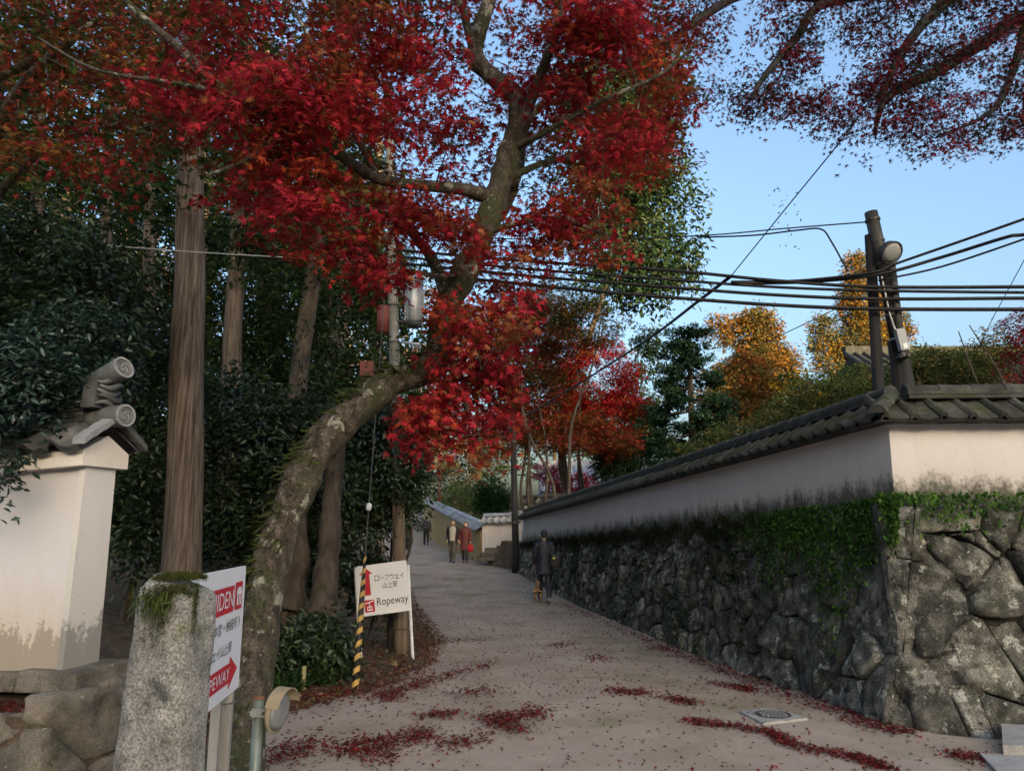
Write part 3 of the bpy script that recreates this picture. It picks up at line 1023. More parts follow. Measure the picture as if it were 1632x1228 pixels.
def crest_end(parent, c, ax, r, ln):
    """round end tile: barrel with a raised rim and a three-comma swirl; ax points out of the disc"""
    ax = Vector(ax).normalized()
    mb = MB()
    mb.tube([c - ax * ln, c], [r * .98, r], 24)
    o = mb.build('crest_tile', 'tile', parent, False)
    x = ax.cross(Vector((0, 0, 1))).normalized(); y = x.cross(ax)
    def P(a, rr, d): return c + x * (math.cos(a) * rr) + y * (math.sin(a) * rr) + ax * d
    mb = MB(); n = 28
    V = [P(2 * math.pi * j / n, rr, d) for rr, d in ((r * 1.0, .0), (r * 1.0, .012), (r * .8, .012), (r * .8, .001)) for j in range(n)]
    mb.add(V, [(k * n + j, k * n + (j + 1) % n, (k + 1) * n + (j + 1) % n, (k + 1) * n + j) for k in range(3) for j in range(n)])
    mb.build('rim', 'tile_end', o)
    for rr0, rr1 in ((.60, .66),):
        mb = MB()
        V = [P(2 * math.pi * j / n, r * q, d) for q, d in ((rr1, .001), (rr1, .007), (rr0, .007), (rr0, .001)) for j in range(n)]
        mb.add(V, [(k * n + j, k * n + (j + 1) % n, (k + 1) * n + (j + 1) % n, (k + 1) * n + j) for k in range(3) for j in range(n)])
        mb.build('ring', 'tile_end', o)
    for s in range(3):
        mb = MB(); m = 12; A, Bq = [], []
        for i in range(m + 1):
            t = i / m
            a = s * 2.094 + t * 2.6
            rad = .10 + .42 * t
            wd = .15 * (1 - t) ** .6 + .015
            A.append(P(a, r * (rad + wd), .007)); Bq.append(P(a, r * max(.01, rad - wd), .007))
        mb.add(A + Bq, [(i, i + 1, m + 2 + i, m + 1 + i) for i in range(m)])
        mb.build('swirl', 'tile_end', o)
    return o


AX = (-LW + LN * -.12 + Vector((0, 0, .02)))
crest_end(lw, lwp(-.20, TH / 2, tz + .235), AX, .082, .36)
crest_end(lw, lwp(-.14, TH / 2, tz + .60), AX + Vector((0, 0, .35)), .085, .34)
# ogre-style ridge-end block between the two round tiles: plain scroll relief
mb = MB()
q = [lwp(-.02, TH / 2 - .12, tz + .30), lwp(-.02, TH / 2 + .12, tz + .30), lwp(-.02, TH / 2 + .10, tz + .53), lwp(-.02, TH / 2 - .10, tz + .53)]
mb.prism(q, [v + LW * .12 for v in q])
ob = mb.build('ridge_end_block', 'tile', lw)
for k in range(5):
    mb = MB()
    zz = tz + .325 + .045 * k
    pts = [lwp(-.03 - .035 * math.sin(math.pi * f) - .02 * (k % 2), TH / 2 - .11 + .22 * f, zz + .02 * math.sin(f * 6.28 + k)) for f in np.linspace(0, 1, 9)]
    mb.tube(pts, [.008 + .018 * math.sin(math.pi * f) for f in np.linspace(0, 1, 9)], 6)
    mb.build('scroll', 'tile', ob, True)
# stone base: coping under the plaster and a lower tier in front with a leafy ledge
def faceL(z0, z1, off, lean_):
    def f(u, v, d): return lwp(-.28 + u, -off + lean_ * v - d, 0) * 1 + Vector((0, 0, z0 + v))
    return f
fc = faceL(zb - .115, 0, .02, 0)
for (a, b) in ((0, .52), (.52, 1.25), (1.25, 1.9), (1.9, 2.6)):
    mb = MB()
    z0, z1 = zb - .10, zb + .035
    jx = .012
    q = [lwp(a - .24 + jx, -.10 - random.uniform(0, .03), z0), lwp(b - .24 - jx, -.10 - random.uniform(0, .03), z0), lwp(b - .24 - jx, TH + .1, z0), lwp(a - .24 + jx, TH + .1, z0)]
    tops = [v + Vector((random.uniform(-.01, .01), random.uniform(.0, .02), z1 - z0 + random.uniform(-.012, .012))) for v in q]
    mb.prism(q, tops)
    o = mb.build('coping_stone', 'base_stone', lw)
    bv = o.modifiers.new('bevel', 'BEVEL'); bv.width = .02; bv.segments = 2
fb = faceL(-.25, 0, .40, .06)
hF = zb - .16 + .25
for poly in stone_cells(2.8, hF, lambda u: .36, 1.3, .3):
    res = stone_mesh(poly, fb, random.uniform(.02, .05), .012)
    if res is None: continue
    V, F, n_ = res
    mk('stone', V, F, 'base_stone', lw, True)
def faceS(u, v, d): return lwp(-.30 - d + .03 * v, -.40 + u, 0) + Vector((0, 0, -.25 + v))
for poly in stone_cells(.75, hF + .1, lambda u: .36, 1.2, .3):
    res = stone_mesh(poly, faceS, .03, .012)
    if res is None: continue
    V, F, n_ = res
    mk('stone', V, F, 'base_stone', lw, True)
mb = MB()
q = [lwp(-.26, -.36, -.2), lwp(2.5, -.36, -.2), lwp(2.5, .5, -.2), lwp(-.26, .5, -.2)]
mb.prism(list(reversed(q)), list(reversed([Vector((v.x, v.y, 0)) + Vector((0, 0, zb - .19)) for v in q])))
mb.build('core', 'soil', lw)

# ------------------------------------------------------------------ granite post
DP = 2.7
pb = at(226, 1228, DP)
gp = thing('stone_post', 'weathered granite gate post with mossy top standing before the white wall', 'post', (pb.x, pb.y, 0))
ztop = at(275, 915, DP).z
rg = []
NR = 40
lv = np.linspace(0, 1, 34)
for t in lv:
    z = t * ztop
    # half widths from the picture: slightly tapered, rounded head
    w = .146 - .032 * t
    dp = .115 - .02 * t
    head = max(0, (t - .94) / .06)
    k = math.sqrt(max(.0, 1 - .55 * head ** 2.2))
    cx = pb.x + .03 * t
    ring = []
    for j in range(NR):
        a = 2 * math.pi * j / NR
        e = 5.0
        ca, sa = math.cos(a), math.sin(a)
        rr = (abs(ca) ** e + abs(sa) ** e) ** (-1 / e)
        nz = 1 + .018 * math.sin(9 * z + 3 * a) + .012 * math.sin(23 * z + 5 * a + 1) + .010 * random.uniform(-1, 1)
        x, y = ca * rr * w * k * nz, sa * rr * dp * k * nz
        th = R(-14)
        ring.append(Vector((cx + x * math.cos(th) - y * math.sin(th), pb.y + .1 + x * math.sin(th) + y * math.cos(th), z - (.03 * head * (1 + ca) if head else 0))))
    rg.append(ring)
mb = MB(); mb.rings(rg)
mb.build('shaft', 'granite', gp, True)
n = 2600                                        # moss cap, spilling down the front
aa = rng.random(n) * 2 * np.pi
rr = np.sqrt(rng.random(n)) * .095
MP = np.stack([gp.location.x + .03 + rr * np.cos(aa) * 1.0, pb.y + .1 + rr * np.sin(aa) * .9, np.full(n, ztop - .012) - .02 * (rr / .12) ** 3], 1)
m2 = 3000
dz = np.abs(rng.normal(0, .085, m2))
xx = rng.normal(.02, .055, m2) + dz * .05
MP2 = np.stack([gp.location.x + .03 + np.clip(xx, -.10, .10), pb.y + .1 - .100 + .035 * xx / .14 - rng.random(m2) * .012, ztop - .03 - dz], 1)
MPa = np.vstack([MP, MP2])
yd = np.vstack([np.tile([0, -.3, .6], (n, 1)), np.tile([0, -.5, -.7], (m2, 1))]) + rng.normal(0, .5, (n + m2, 3))
V, F, C = leaves(T_BLADE, MPa, yd, rng.normal(0, 1, (n + m2, 3)) + np.array([0, -1, .5]), .016 * (.5 + rng.random(n + m2)), palette_pick([(.05, .06, .015), (.085, .085, .025), (.06, .045, .02), (.03, .045, .012)], [3, 2, 1.5, 2], n + m2, .3))
np_mesh('moss', V, F, 'litter', gp, C)
k = 40
GP = np.stack([gp.location.x + rng.normal(.0, .03, k), np.full(k, pb.y + .1 - .11), ztop - .05 - rng.random(k) * .05], 1)
V, F, C = leaves(T_BLADE, GP, np.tile([0, -.25, -.8], (k, 1)) + rng.normal(0, .25, (k, 3)), np.tile([0, -1, .3], (k, 1)) + rng.normal(0, .3, (k, 3)), .055 * (.6 + .6 * rng.random(k)), palette_pick([(.09, .12, .04), (.06, .09, .025)], [1, 1], k))
np_mesh('grass_tuft', V, F, 'leaf', gp, C)

# ------------------------------------------------------------------ direction board behind the post
far, near = at(380, 1094, 3.95), at(335, 1118, 3.45)
u = Vector((far.x - near.x, far.y - near.y, 0)).normalized()
BW, BH = .92, .585
o = Vector((far.x, far.y, far.z)) - u * BW
sg = thing('direction_sign', 'white direction board with red MANIDEN panel and ROPEWAY arrow behind the stone post', 'sign', (far.x - u.x * .2, far.y - u.y * .2, 0))
bd = Board(o, u, (0, 0, 1))
if bd.n.x < 0 and bd.n.y > 0: pass
pn = bd.slab(BW, BH, .012, 'sign_white', sg)
bd.poly([(.08, .385), (.70, .385), (.70, .505), (.08, .505)], 'sign_red', sg, name='red_panel')
bd.text('MANIDEN', .12, .41, .68, .485, 'sign_white', sg, .005)
bd.poly([(.725, .385), (.86, .385), (.86, .515), (.725, .515)], 'sign_red', sg, name='red_panel')
bd.poly([(.74, .455), (.845, .455), (.825, .49), (.76, .49)], 'sign_white', sg, .005, 'hall_icon')
for a in (.752, .785, .818): bd.poly([(a, .405), (a + .018, .405), (a + .018, .453), (a, .453)], 'sign_white', sg, .005, 'hall_icon')
bd.text('摩尼殿(本堂・納経所)', .10, .30, .86, .352, 'ink', sg)
bd.text('ロープウェイ山上駅', .10, .20, .72, .247, 'ink', sg)
bd.poly([(.08, .06), (.70, .06), (.70, .03), (.85, .105), (.70, .18), (.70, .15), (.08, .15)], 'sign_red', sg)
bd.text('ROPEWAY', .22, .078, .70, .132, 'sign_white', sg, .005)
for px_, d_, ztp in ((.86, .03, .0), (.10, .03, .0)):
    mb = MB()
    a = bd.p(px_, 0, -.03)
    mb.box((a.x, a.y, (o.z + .3) / 2 - .15), .042, .042, o.z + .3 + .3, Matrix.Rotation(math.atan2(u.y, u.x), 3, 'Z'))
    mb.build('post', 'grey_wood', sg)
mb = MB()
a = bd.p(.80, 0, -.045)
mb.box((a.x - .012, a.y - .03, .40), .042, .042, .92, Matrix.Rotation(math.atan2(u.y, u.x), 3, 'Z'))
mb.build('brace_stake', 'grey_wood', sg)
mb = MB()
a = bd.p(.83, 0, -.035)
mb.tube([(a.x + .05 * math.cos(f), a.y + .07 * math.sin(f), .79 + .006 * math.sin(2 * f)) for f in np.linspace(0, 6.28, 18)], .0035, 5)
mb.build('wire_tie', 'iron', sg)

# ------------------------------------------------------------------ convex mirror on a green pole
mpb = at(406, 1228, 3.6)
mt = thing('traffic_mirror', 'small tilted convex mirror on a green steel pole at the path edge', 'mirror', (mpb.x, mpb.y, 0))
zt_ = at(407, 1113, 3.6).z
mb = MB(); mb.tube([(mpb.x, mpb.y, -.1), (mpb.x, mpb.y, zt_)], .024, 16); mb.build('pole', 'green_steel', mt, True)
mb = MB(); mb.tube([(mpb.x, mpb.y, zt_), (mpb.x, mpb.y, zt_ + .006), (mpb.x, mpb.y, zt_ + .012)], [.0255, .0255, .015], 16); mb.build('pole_cap', 'rust', mt, True)
zb_ = at(430, 1133, 3.6).z
mb = MB(); mb.box((mpb.x + .045, mpb.y - .03, zb_), .13, .008, .036); mb.tube([(mpb.x - .03, mpb.y - .036, zb_), (mpb.x - .02, mpb.y - .036, zb_)], .01, 6)
o = mb.build('bracket', 'galvanised', mt)
for dx in (-.03, .035, .085):
    mb = MB(); mb.tube([(mpb.x + dx, mpb.y - .03, zb_), (mpb.x + dx, mpb.y - .046, zb_)], .008, 6); mb.build('bolt', 'iron', o)
mc = at(441, 1131, 3.6)
ax = Vector((.93, -.20, -.10)).normalized(); sx = ax.cross(Vector((0, 0, 1))).normalized(); sy = sx.cross(ax)
def dish(rs, n=28): return [[mc + ax * d + sx * (math.cos(6.2832 * j / n) * r) + sy * (math.sin(6.2832 * j / n) * r) for j in range(n)] for d, r in rs]
mb = MB(); mb.rings(dish([(-.03, .02), (-.025, .06), (-.005, .092), (.012, .098), (.014, .090)])); mb.build('mirror_back', 'acrylic', mt, True)
mb = MB(); mb.rings(dish([(.0135, .089), (.026, .06), (.034, .0)][:2] + [(.034, .02)])); o = mb.build('mirror_face', 'galvanised', mt, True)
mb = MB()
hd_ = [[mc + ax * d + sx * (math.cos(a) * r) + sy * (math.sin(a) * r) for a in np.linspace(.3, 2.84, 12)] for d, r in ((-.01, .101), (.055, .104), (.055, .1), (-.01, .097))]
V = [v for r_ in hd_ for v in r_]
mb.add(V, [(k * 12 + j, k * 12 + j + 1, ((k + 1) % 4) * 12 + j + 1, ((k + 1) % 4) * 12 + j) for k in range(4) for j in range(11)])
mb.build('hood', 'acrylic', mt)

# ------------------------------------------------------------------ utility pole with transformer
ub = on_ground(640, 1040)
DU = ub.y
up = thing('utility_pole', 'weathered utility pole carrying a grey transformer behind the Ropeway sign', 'utility pole', ub)
u_top = at(619, 150, DU)
def upole(z): f = (z - ub.z) / (u_top.z - ub.z); return ub + (u_top - ub) * f
mb = MB(); zz = np.linspace(ub.z - .2, ub.z + 2.3, 6)
mb.tube([upole(z) for z in zz], [.112 - .004 * i for i in range(6)], 18); mb.build('lower_shaft', 'pole_wood', up, True)
mb = MB(); zz = np.linspace(ub.z + 2.3, u_top.z, 9)
mb.tube([upole(z) for z in zz], [.09 - .0035 * i for i in range(9)], 18); mb.build('upper_shaft', 'pole_concrete', up, True)
for zq in (.34, 3.2, 3.9, 4.6, 5.2):
    mb = MB(); c = upole(ub.z + zq); mb.tube([c - Vector((0, 0, .012)), c + Vector((0, 0, .012))], .118 if zq < 1 else .096, 16); mb.build('band', 'iron', up)
tc = at(660, 515, DU - .12); tt = at(660, 458, DU - .12)
mb = MB(); mb.tube([tc, tc + (tt - tc) * .04, tt, tt + Vector((0, 0, .03))], [.125, .14, .14, .12], 22)
tr = mb.build('transformer', 'galvanised', up, True)
mb = MB(); mb.tube([tc - Vector((0, 0, .06)), tc + Vector((0, 0, .01))], [.10, .125], 20); mb.build('tank_base', 'dark_grey', tr, True)
mb = MB(); mb.tube([tt + Vector((0, 0, .02)), tt + Vector((0, 0, .05))], .15, 22); mb.build('lid', 'galvanised', tr)
for k in range(14):
    a = 2 * math.pi * k / 14
    mb = MB(); mb.box((tc.x + .143 * math.cos(a), tc.y + .143 * math.sin(a), (tc.z + tt.z) / 2), .02, .006, (tt.z - tc.z) * .85, Matrix.Rotation(a, 3, 'Z')); mb.build('cooling_fin', 'galvanised', tr)
for dx in (-.06, .03, .10):
    mb = MB(); b = tt + Vector((dx, -.05, .05)); mb.tube([b, b + Vector((0, 0, .03)), b + Vector((.02, 0, .05)), b + Vector((.05, 0, .06))], [.02, .026, .018, .01], 8); mb.build('bushing', 'grey_paint', tr, True)
for zh in (tc.z + .05, tt.z - .06):
    mb = MB(); b = upole(tc.z + .1); mb.box(((b.x + tc.x) / 2, b.y - .04, zh), .2, .05, .03); mb.build('hanger', 'iron', up)
b = at(611, 508, DU); mb = MB(); mb.tube([b - Vector((0, 0, .22)), b + Vector((0, 0, .2))], [.10, .10], 14); mb.build('second_transformer', 'red_box', up, True)
a0, a1 = at(640, 545, DU - .1), at(686, 551, DU - .5)
mb = MB(); mb.tube([a0, a1], .022, 8); mb.build('lamp_arm', 'porcelain', up, True)
b = at(585, 588, DU - .1); mb = MB(); mb.box(b, .2, .12, .23); mb.box(b + Vector((0, -.062, 0)), .17, .006, .2); mb.build('switch_box', 'red_box', up)
b2 = upole(b.z); mb = MB(); mb.tube([b, b2], .02, 6); mb.build('box_bracket', 'iron', up)
b = at(734, 560, DU - .9); mb = MB(); mb.tube([a1, b + Vector((0, 0, .07))], .016, 8); mb.tube([b + Vector((0, 0, .09)), b + Vector((0, 0, .05)), b - Vector((0, 0, .06))], [.03, .06, .06], 12); mb.build('lamp_head', 'porcelain', up, True)
# thin stake strapped behind the pole
mb = MB(); q0 = at(622, 905, DU + .4); q1 = at(625, 855, DU + .4); mb.tube([(q0.x, q0.y, G(q0.x, q0.y) - .1), q0, q1], .02, 8)
mb.build('guard_stake', 'dark_wood', up)

# guy wire with striped sleeve
gb = on_ground(566, 1100)
gy_ = thing('guy_wire', 'steel guy wire with black and yellow striped sleeve in front of the Ropeway sign', 'guy wire', gb)
g_top = upole(at(615, 330, DU).z)
gd = (g_top - gb)
def gw(f): return gb + gd * f
f1 = .0
while gw(f1).z < at(577, 886, gw(f1).y).z: f1 += .004
mb = MB(); mb.tube([gw(-.01), gw(.14), gw(f1)], [.036, .03, .012], 12); mb.build('sleeve', 'black', gy_, True)
dirn = gd.normalized(); gx_ = dirn.cross(Vector((0, 1, 0))).normalized(); gyv = dirn.cross(gx_)
turns = 11; m = 14
for k in range(turns):
    A, Bq = [], []
    for i in range(m + 1):
        a = 2 * math.pi * i / m
        s0 = (k + i / m) / turns * f1
        for lst, ds in ((A, 0), (Bq, .45 / turns * f1)):
            s_ = min(f1, s0 + ds)
            rr = (.036 - .006 * min(1, s_ / .14) if s_ < .14 else .03 - .018 * (s_ - .14) / max(.01, f1 - .14)) + .0025
            lst.append(gw(s_) + gx_ * (math.cos(a) * rr) + gyv * (math.sin(a) * rr))
    mk('stripe', A + Bq, [(i, i + 1, m + 2 + i, m + 1 + i) for i in range(m)], 'yellow', gy_)
mb = MB(); mb.tube([gw(f1 * .95), gw(.6), gw(1)], .007, 6); mb.build('wire', 'iron', gy_)
fi = f1
while gw(fi).z < at(583, 808, gw(fi).y).z: fi += .002
c = gw(fi)
mb = MB(); mb.tube([c + dirn * d for d in (-.05, -.035, -.012, 0, .012, .035, .05)], [.012, .032, .036, .026, .036, .032, .012], 12); mb.build('insulator', 'porcelain', gy_, True)

# ------------------------------------------------------------------ Ropeway sign
DR = DU - .55
P00, P10, P01 = at(572, 983, DR), at(655, 972, DR), at(563, 903, DR)
rs = thing('direction_sign', 'white Ropeway sign with red up arrow and cable car icon at the pole foot', 'sign', (P10.x, P10.y, G(P10.x, P10.y)))
bd = Board(P00, P10 - P00, P01 - P00)
w_, h_ = (P10 - P00).length, (P01 - P00).length
bd.slab(w_, h_, .012, 'sign_white', rs)
def U(a): return a * w_
def VV(a): return a * h_
bd.poly([(U(.16), VV(.40)), (U(.27), VV(.40)), (U(.27), VV(.82)), (U(.33), VV(.82)), (U(.215), VV(.94)), (U(.07), VV(.82)), (U(.13), VV(.82))], 'sign_red', rs)
bd.text('ロープウェイ', U(.36), VV(.66), U(.94), VV(.77), 'ink', rs)
bd.text('山上駅', U(.50), VV(.50), U(.80), VV(.62), 'ink', rs)
bd.text('Ropeway', U(.37), VV(.13), U(.97), VV(.33), 'ink', rs)
bd.poly([(U(.13), VV(.07)), (U(.32), VV(.07)), (U(.32), VV(.31)), (U(.13), VV(.31))], 'sign_red', rs, name='icon_panel')
bd.poly([(U(.14), VV(.235)), (U(.31), VV(.275)), (U(.31), VV(.295)), (U(.14), VV(.255))], 'sign_white', rs, .006, 'icon_rope')
bd.poly([(U(.17), VV(.10)), (U(.28), VV(.10)), (U(.27), VV(.185)), (U(.18), VV(.185))], 'sign_white', rs, .006, 'icon_cabin')
bd.poly([(U(.217), VV(.185)), (U(.233), VV(.185)), (U(.233), VV(.26)), (U(.217), VV(.255))], 'sign_white', rs, .006, 'icon_hanger')
for a in (.19, .235): bd.poly([(U(a), VV(.125)), (U(a + .03), VV(.125)), (U(a + .03), VV(.165)), (U(a), VV(.165))], 'sign_red', rs, .008, 'icon_window')
for (x0, y0, x1, y1, dd) in ((650, 900, 659, 1042, -.02), (566, 905, 577, 1056, -.02)):
    a, b = at(x0, y0, DR + .03), at(x1, y1, DR + .03)
    b.z = min(b.z, G(b.x, b.y)) - .12
    mb = MB(); mb.tube([a, b], .022, 4); mb.build('post', 'sign_white', rs)

# ------------------------------------------------------------------ low garden stakes
for px_, py_, h in ((419, 1112, .26), (483, 1088, .24)):
    b = on_ground(px_, py_ + 12)
    mb = MB(); mb.tube([b - Vector((0, 0, .1)), b + Vector((0, 0, h)), b + Vector((0, 0, h + .006))], [.024, .024, .017], 10)
    tag(mb.build('garden_stake', 'bamboo', None), 'short greenish bamboo stake ' + ('just right of the maple trunk foot' if px_ < 450 else 'between the ferns and the low glossy shrub'), 'stake', 'bamboo stakes')

# ------------------------------------------------------------------ manhole, drain
c = on_ground(1232, 1141)
mh = thing('manhole', 'round iron manhole cover set in a pale concrete pad near the stone wall', 'manhole', c)
q = [on_ground(*p_) for p_ in ((1178, 1135), (1225, 1129), (1288, 1146), (1216, 1154))]
mb = MB(); mb.prism([v + Vector((0, 0, -.03)) for v in q], [Vector((v.x, v.y, G(v.x, v.y) + .016)) for v in q]); mb.build('pad', 'concrete', mh)
mb = MB(); n = 28; r0_ = .155
c2 = c + Vector((0, 0, .018))
mb.rings([[c2 + Vector((math.cos(6.2832 * j / n) * r, math.sin(6.2832 * j / n) * r, z)) for j in range(n)] for r, z in ((r0_, -.03), (r0_, .004), (r0_ * .93, .004), (r0_ * .92, -.001), (r0_ * .86, -.001), (r0_ * .85, .003), (r0_ * .02, .003))])
lid = mb.build('cover', 'iron', mh)
for k in range(-3, 4):
    L = math.sqrt(.125 ** 2 - (k * .033) ** 2)
    mb = MB(); mb.box(c2 + Vector((k * .033, 0, .006)), .014, L * 1.7, .006); mb.build('rib', 'concrete', lid)
q = [on_ground(*p_) for p_ in ((1598, 1168), (1680, 1172), (1700, 1206), (1600, 1204))]
dr = thing('drain_block', 'short pale concrete drain block at the foot of the corner stones', 'drain', q[0])
mb = MB(); mb.prism([v - Vector((0, 0, .1)) for v in reversed(q)], [v + Vector((0, 0, .075)) for v in reversed(q)]); mb.build('block', 'concrete', dr)
q = [on_ground(*p_) for p_ in ((1562, 1206), (1690, 1216), (1700, 1240), (1590, 1236))]
mb = MB(); mb.prism([v - Vector((0, 0, .1)) for v in reversed(q)], [v + Vector((0, 0, .03)) for v in reversed(q)]); mb.build('apron', 'concrete', dr)

# ------------------------------------------------------------------ poles behind the corner
DK = 9.2
def gpt(px_, py_, Y): v = at(px_, py_, Y); return v
k0, k1 = at(1405, 700, DK), at(1386, 375, DK)
lp = thing('lamp_pole', 'leaning dark wooden pole with dish lamp and meter box behind the wall corner', 'lamp pole', (at(1452, 660, DK).x, DK, 1.0))
w0, w1 = at(1455, 700, DK), at(1413, 450, DK)
ext = w0 + (w0 - w1) * .45
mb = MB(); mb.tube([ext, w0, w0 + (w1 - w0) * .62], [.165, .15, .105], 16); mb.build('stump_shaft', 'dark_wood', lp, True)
m0, m1, m2_ = at(1432, 560, DK - .05), at(1408, 432, DK - .05), at(1388, 338, DK - .05)
mb = MB(); mb.tube([m0, m1], [.075, .068], 14); mb.build('middle_shaft', 'dark_wood', lp, True)
mb = MB(); mb.tube([m1, m2_], [.085, .08], 14); mb.build('upper_shaft', 'grey_lamp', lp, True)
for f in (.12, .5, .86):
    c = m1 + (m2_ - m1) * f; dn = (m2_ - m1).normalized()
    mb = MB(); mb.tube([c - dn * .015, c + dn * .015], .093, 14); mb.build('clamp', 'iron', lp)
for f in (.15, .45, .75):
    c = m0 + (m1 - m0) * f; dn = (m1 - m0).normalized()
    mb = MB(); mb.tube([c - dn * .012, c + dn * .012], .083, 14); mb.build('band', 'galvanised', lp)
a0, a1 = at(1436, 545, DK - .12), at(1421, 420, DK - .12)
mb = MB(); mb.tube([a0, a1], .045, 12); mb.build('lamp_arm', 'grey_lamp', lp, True)
lc = at(1420, 402, DK - .2)
ax = Vector((.22, -.75, -.50)).normalized(); sx = ax.cross(Vector((0, 0, 1))).normalized(); sy = sx.cross(ax)
mb = MB(); n = 24
def dsh(rs_): return [[lc + ax * d + sx * (math.cos(6.2832 * j / n) * r) + sy * (math.sin(6.2832 * j / n) * r) for j in range(n)] for d, r in rs_]
mb.rings(dsh([(-.14, .03), (-.12, .08), (-.06, .135), (.02, .148), (.03, .148), (.03, .138), (.0, .13)])); hd_ = mb.build('lamp_housing', 'grey_lamp', lp, True)
mb = MB(); mb.rings(dsh([(.004, .132), (.03, .12), (.055, .08), (.065, .02)])); mb.build('lens', 'glass', hd_, True)
bx = at(1437, 541, DK - .2)
rot = Matrix.Rotation(R(9), 3, 'Y')
mb = MB(); mb.box(bx, .11, .07, .27, rot.inverted()); o = mb.build('meter_box', 'grey_paint', lp)
mb = MB(); mb.box(bx + Vector((.018, -.038, -.085)), .05, .004, .06, rot.inverted()); mb.build('plate', 'sign_white', o)
for dx, dz, rr in ((-.01, -.2, .035), (.05, -.21, .028), (-.045, -.23, .02)):
    mb = MB(); c = bx + Vector((dx, 0, dz)); mb.tube([c + Vector((0, .05, 0)), c + Vector((0, -.03, .01)), c + Vector((0, -.04, .01))], [rr, rr, rr * .5], 10); mb.build('junction', 'iron', lp, True)
mb = MB(); mb.tube([at(1405, 440, DK - .16), at(1418, 500, DK - .16), at(1428, 530, DK - .16), at(1437, 560, DK - .16)], .012, 6); mb.build('conduit', 'wire_white', lp, True)
bp = thing('steel_pole', 'straight black steel pole beside the leaning lamp pole', 'pole', (k0.x, DK, 1.0))
mb = MB(); mb.tube([Vector((k0.x + .02, DK, .8)), k0, k1], [.072, .07, .062], 14); mb.build('shaft', 'dark_wood', bp, True)
mb = MB(); c = at(1390, 460, DK); mb.tube([c - Vector((0, 0, .02)), c + Vector((0, 0, .02))], .078, 14); mb.build('band', 'iron', bp)

# ------------------------------------------------------------------ cables
def cable(name, label, pts, r, mat='cable', k=6, group=None, lash=False):
    P = smooth_line([at(*p_) for p_ in pts], k)
    mb = MB(); mb.tube(P, r, 6)
    o = tag(mb.build(name, mat, None, True), label, 'cable', group)
    return o


UPX = 628
Dp = DK - .08
bun = 'thick black cables strung between the two poles'
for lb_, (yl, ym, yr, ye, rr) in zip(('topmost', 'second from the top', 'third from the top', 'lowest and thickest'), ((398, 430, 457, 457, .022), (408, 445, 463, 466, .019), (418, 457, 476, 475, .022), (430, 473, 492, 493, .024))):
    cable('overhead_cable', 'black cable between transformer pole and lamp pole, ' + lb_, [(UPX, yl, DU - .1), (840, (yl + ym) / 2 + 2, 10), (1060, ym, 9.7), (1230, (ym + yr) / 2 + 3, 9.4), (1396, yr, Dp - .06), (1640, ye, 8.6), (1760, ye, 8.2)], rr, group=bun)
cable('overhead_cable', 'upper black cable rising from the lamp pole past the dish lamp', [(1165, 449, 9.5), (1272, 447, 9.4), (1390, 434, Dp - .08), (1434, 418, 9.0), (1632, 349, 8.2), (1760, 300, 7.8)], .017)
cable('overhead_cable', 'middle black cable rising from the lamp pole toward the maple', [(1165, 452, 9.5), (1290, 449, 9.4), (1400, 437, Dp - .09), (1500, 410, 8.8), (1600, 379, 8.3), (1632, 374, 8.2), (1760, 362, 7.8)], .021)
cable('overhead_cable', 'thin black cable sagging below the two rising ones', [(1400, 447, Dp - .08), (1500, 425, 8.8), (1632, 381, 8.2), (1760, 335, 7.8)], .013)
cable('overhead_wire', 'thin wire slanting from the maple crown down to the cable joint', [(1400, 140, 7.0), (1345, 218, 7.4), (1250, 335, 8.4), (1165, 440, 9.5)], .008)
cable('overhead_cable', 'twisted black cable running from the cable joint down to the far wooden pole', [(1165, 440, 9.5), (1110, 482, 11), (1040, 535, 14), (950, 594, 19), (822, 672, 27.5)], .024)
cable('overhead_wire', 'thin wire tied to the head of the lamp pole', [(UPX, 372, DU - .1), (900, 383, 10), (1121, 375, 9.7), (1250, 364, 9.4), (1365, 355, Dp), (1388, 353, Dp - .08)], .009)
cable('overhead_cable', 'service cable hung from the pole head wire and dropping to the bundle', [(1121, 378, 9.7), (1200, 375, 9.5), (1270, 367, 9.4), (1308, 365, 9.3), (1325, 385, 9.3), (1351, 432, 9.25)], .011)
cable('overhead_wire', 'thin slanting stay wire at the right beside the red maple', [(1640, 400, 8.5), (1569, 533, 12), (1540, 600, 14)], .006)
cable('overhead_wire', 'pair of thin far wires behind the tall conifers', [(1330, 493, 30), (1240, 536, 32), (1100, 600, 36)], .02)
cable('overhead_wire', 'pale wire crossing before the tall cedar trunk', [(-60, 372, 8.6), (180, 392, 8.8), (400, 407, 9.4), (UPX, 418, DU - .1)], .008, 'white_wire')
cable('overhead_wire', 'dark thin wire above the pale wire among the cedars', [(-60, 340, 9.2), (200, 356, 9.4), (420, 372, 9.7), (UPX, 384, DU - .1)], .006)

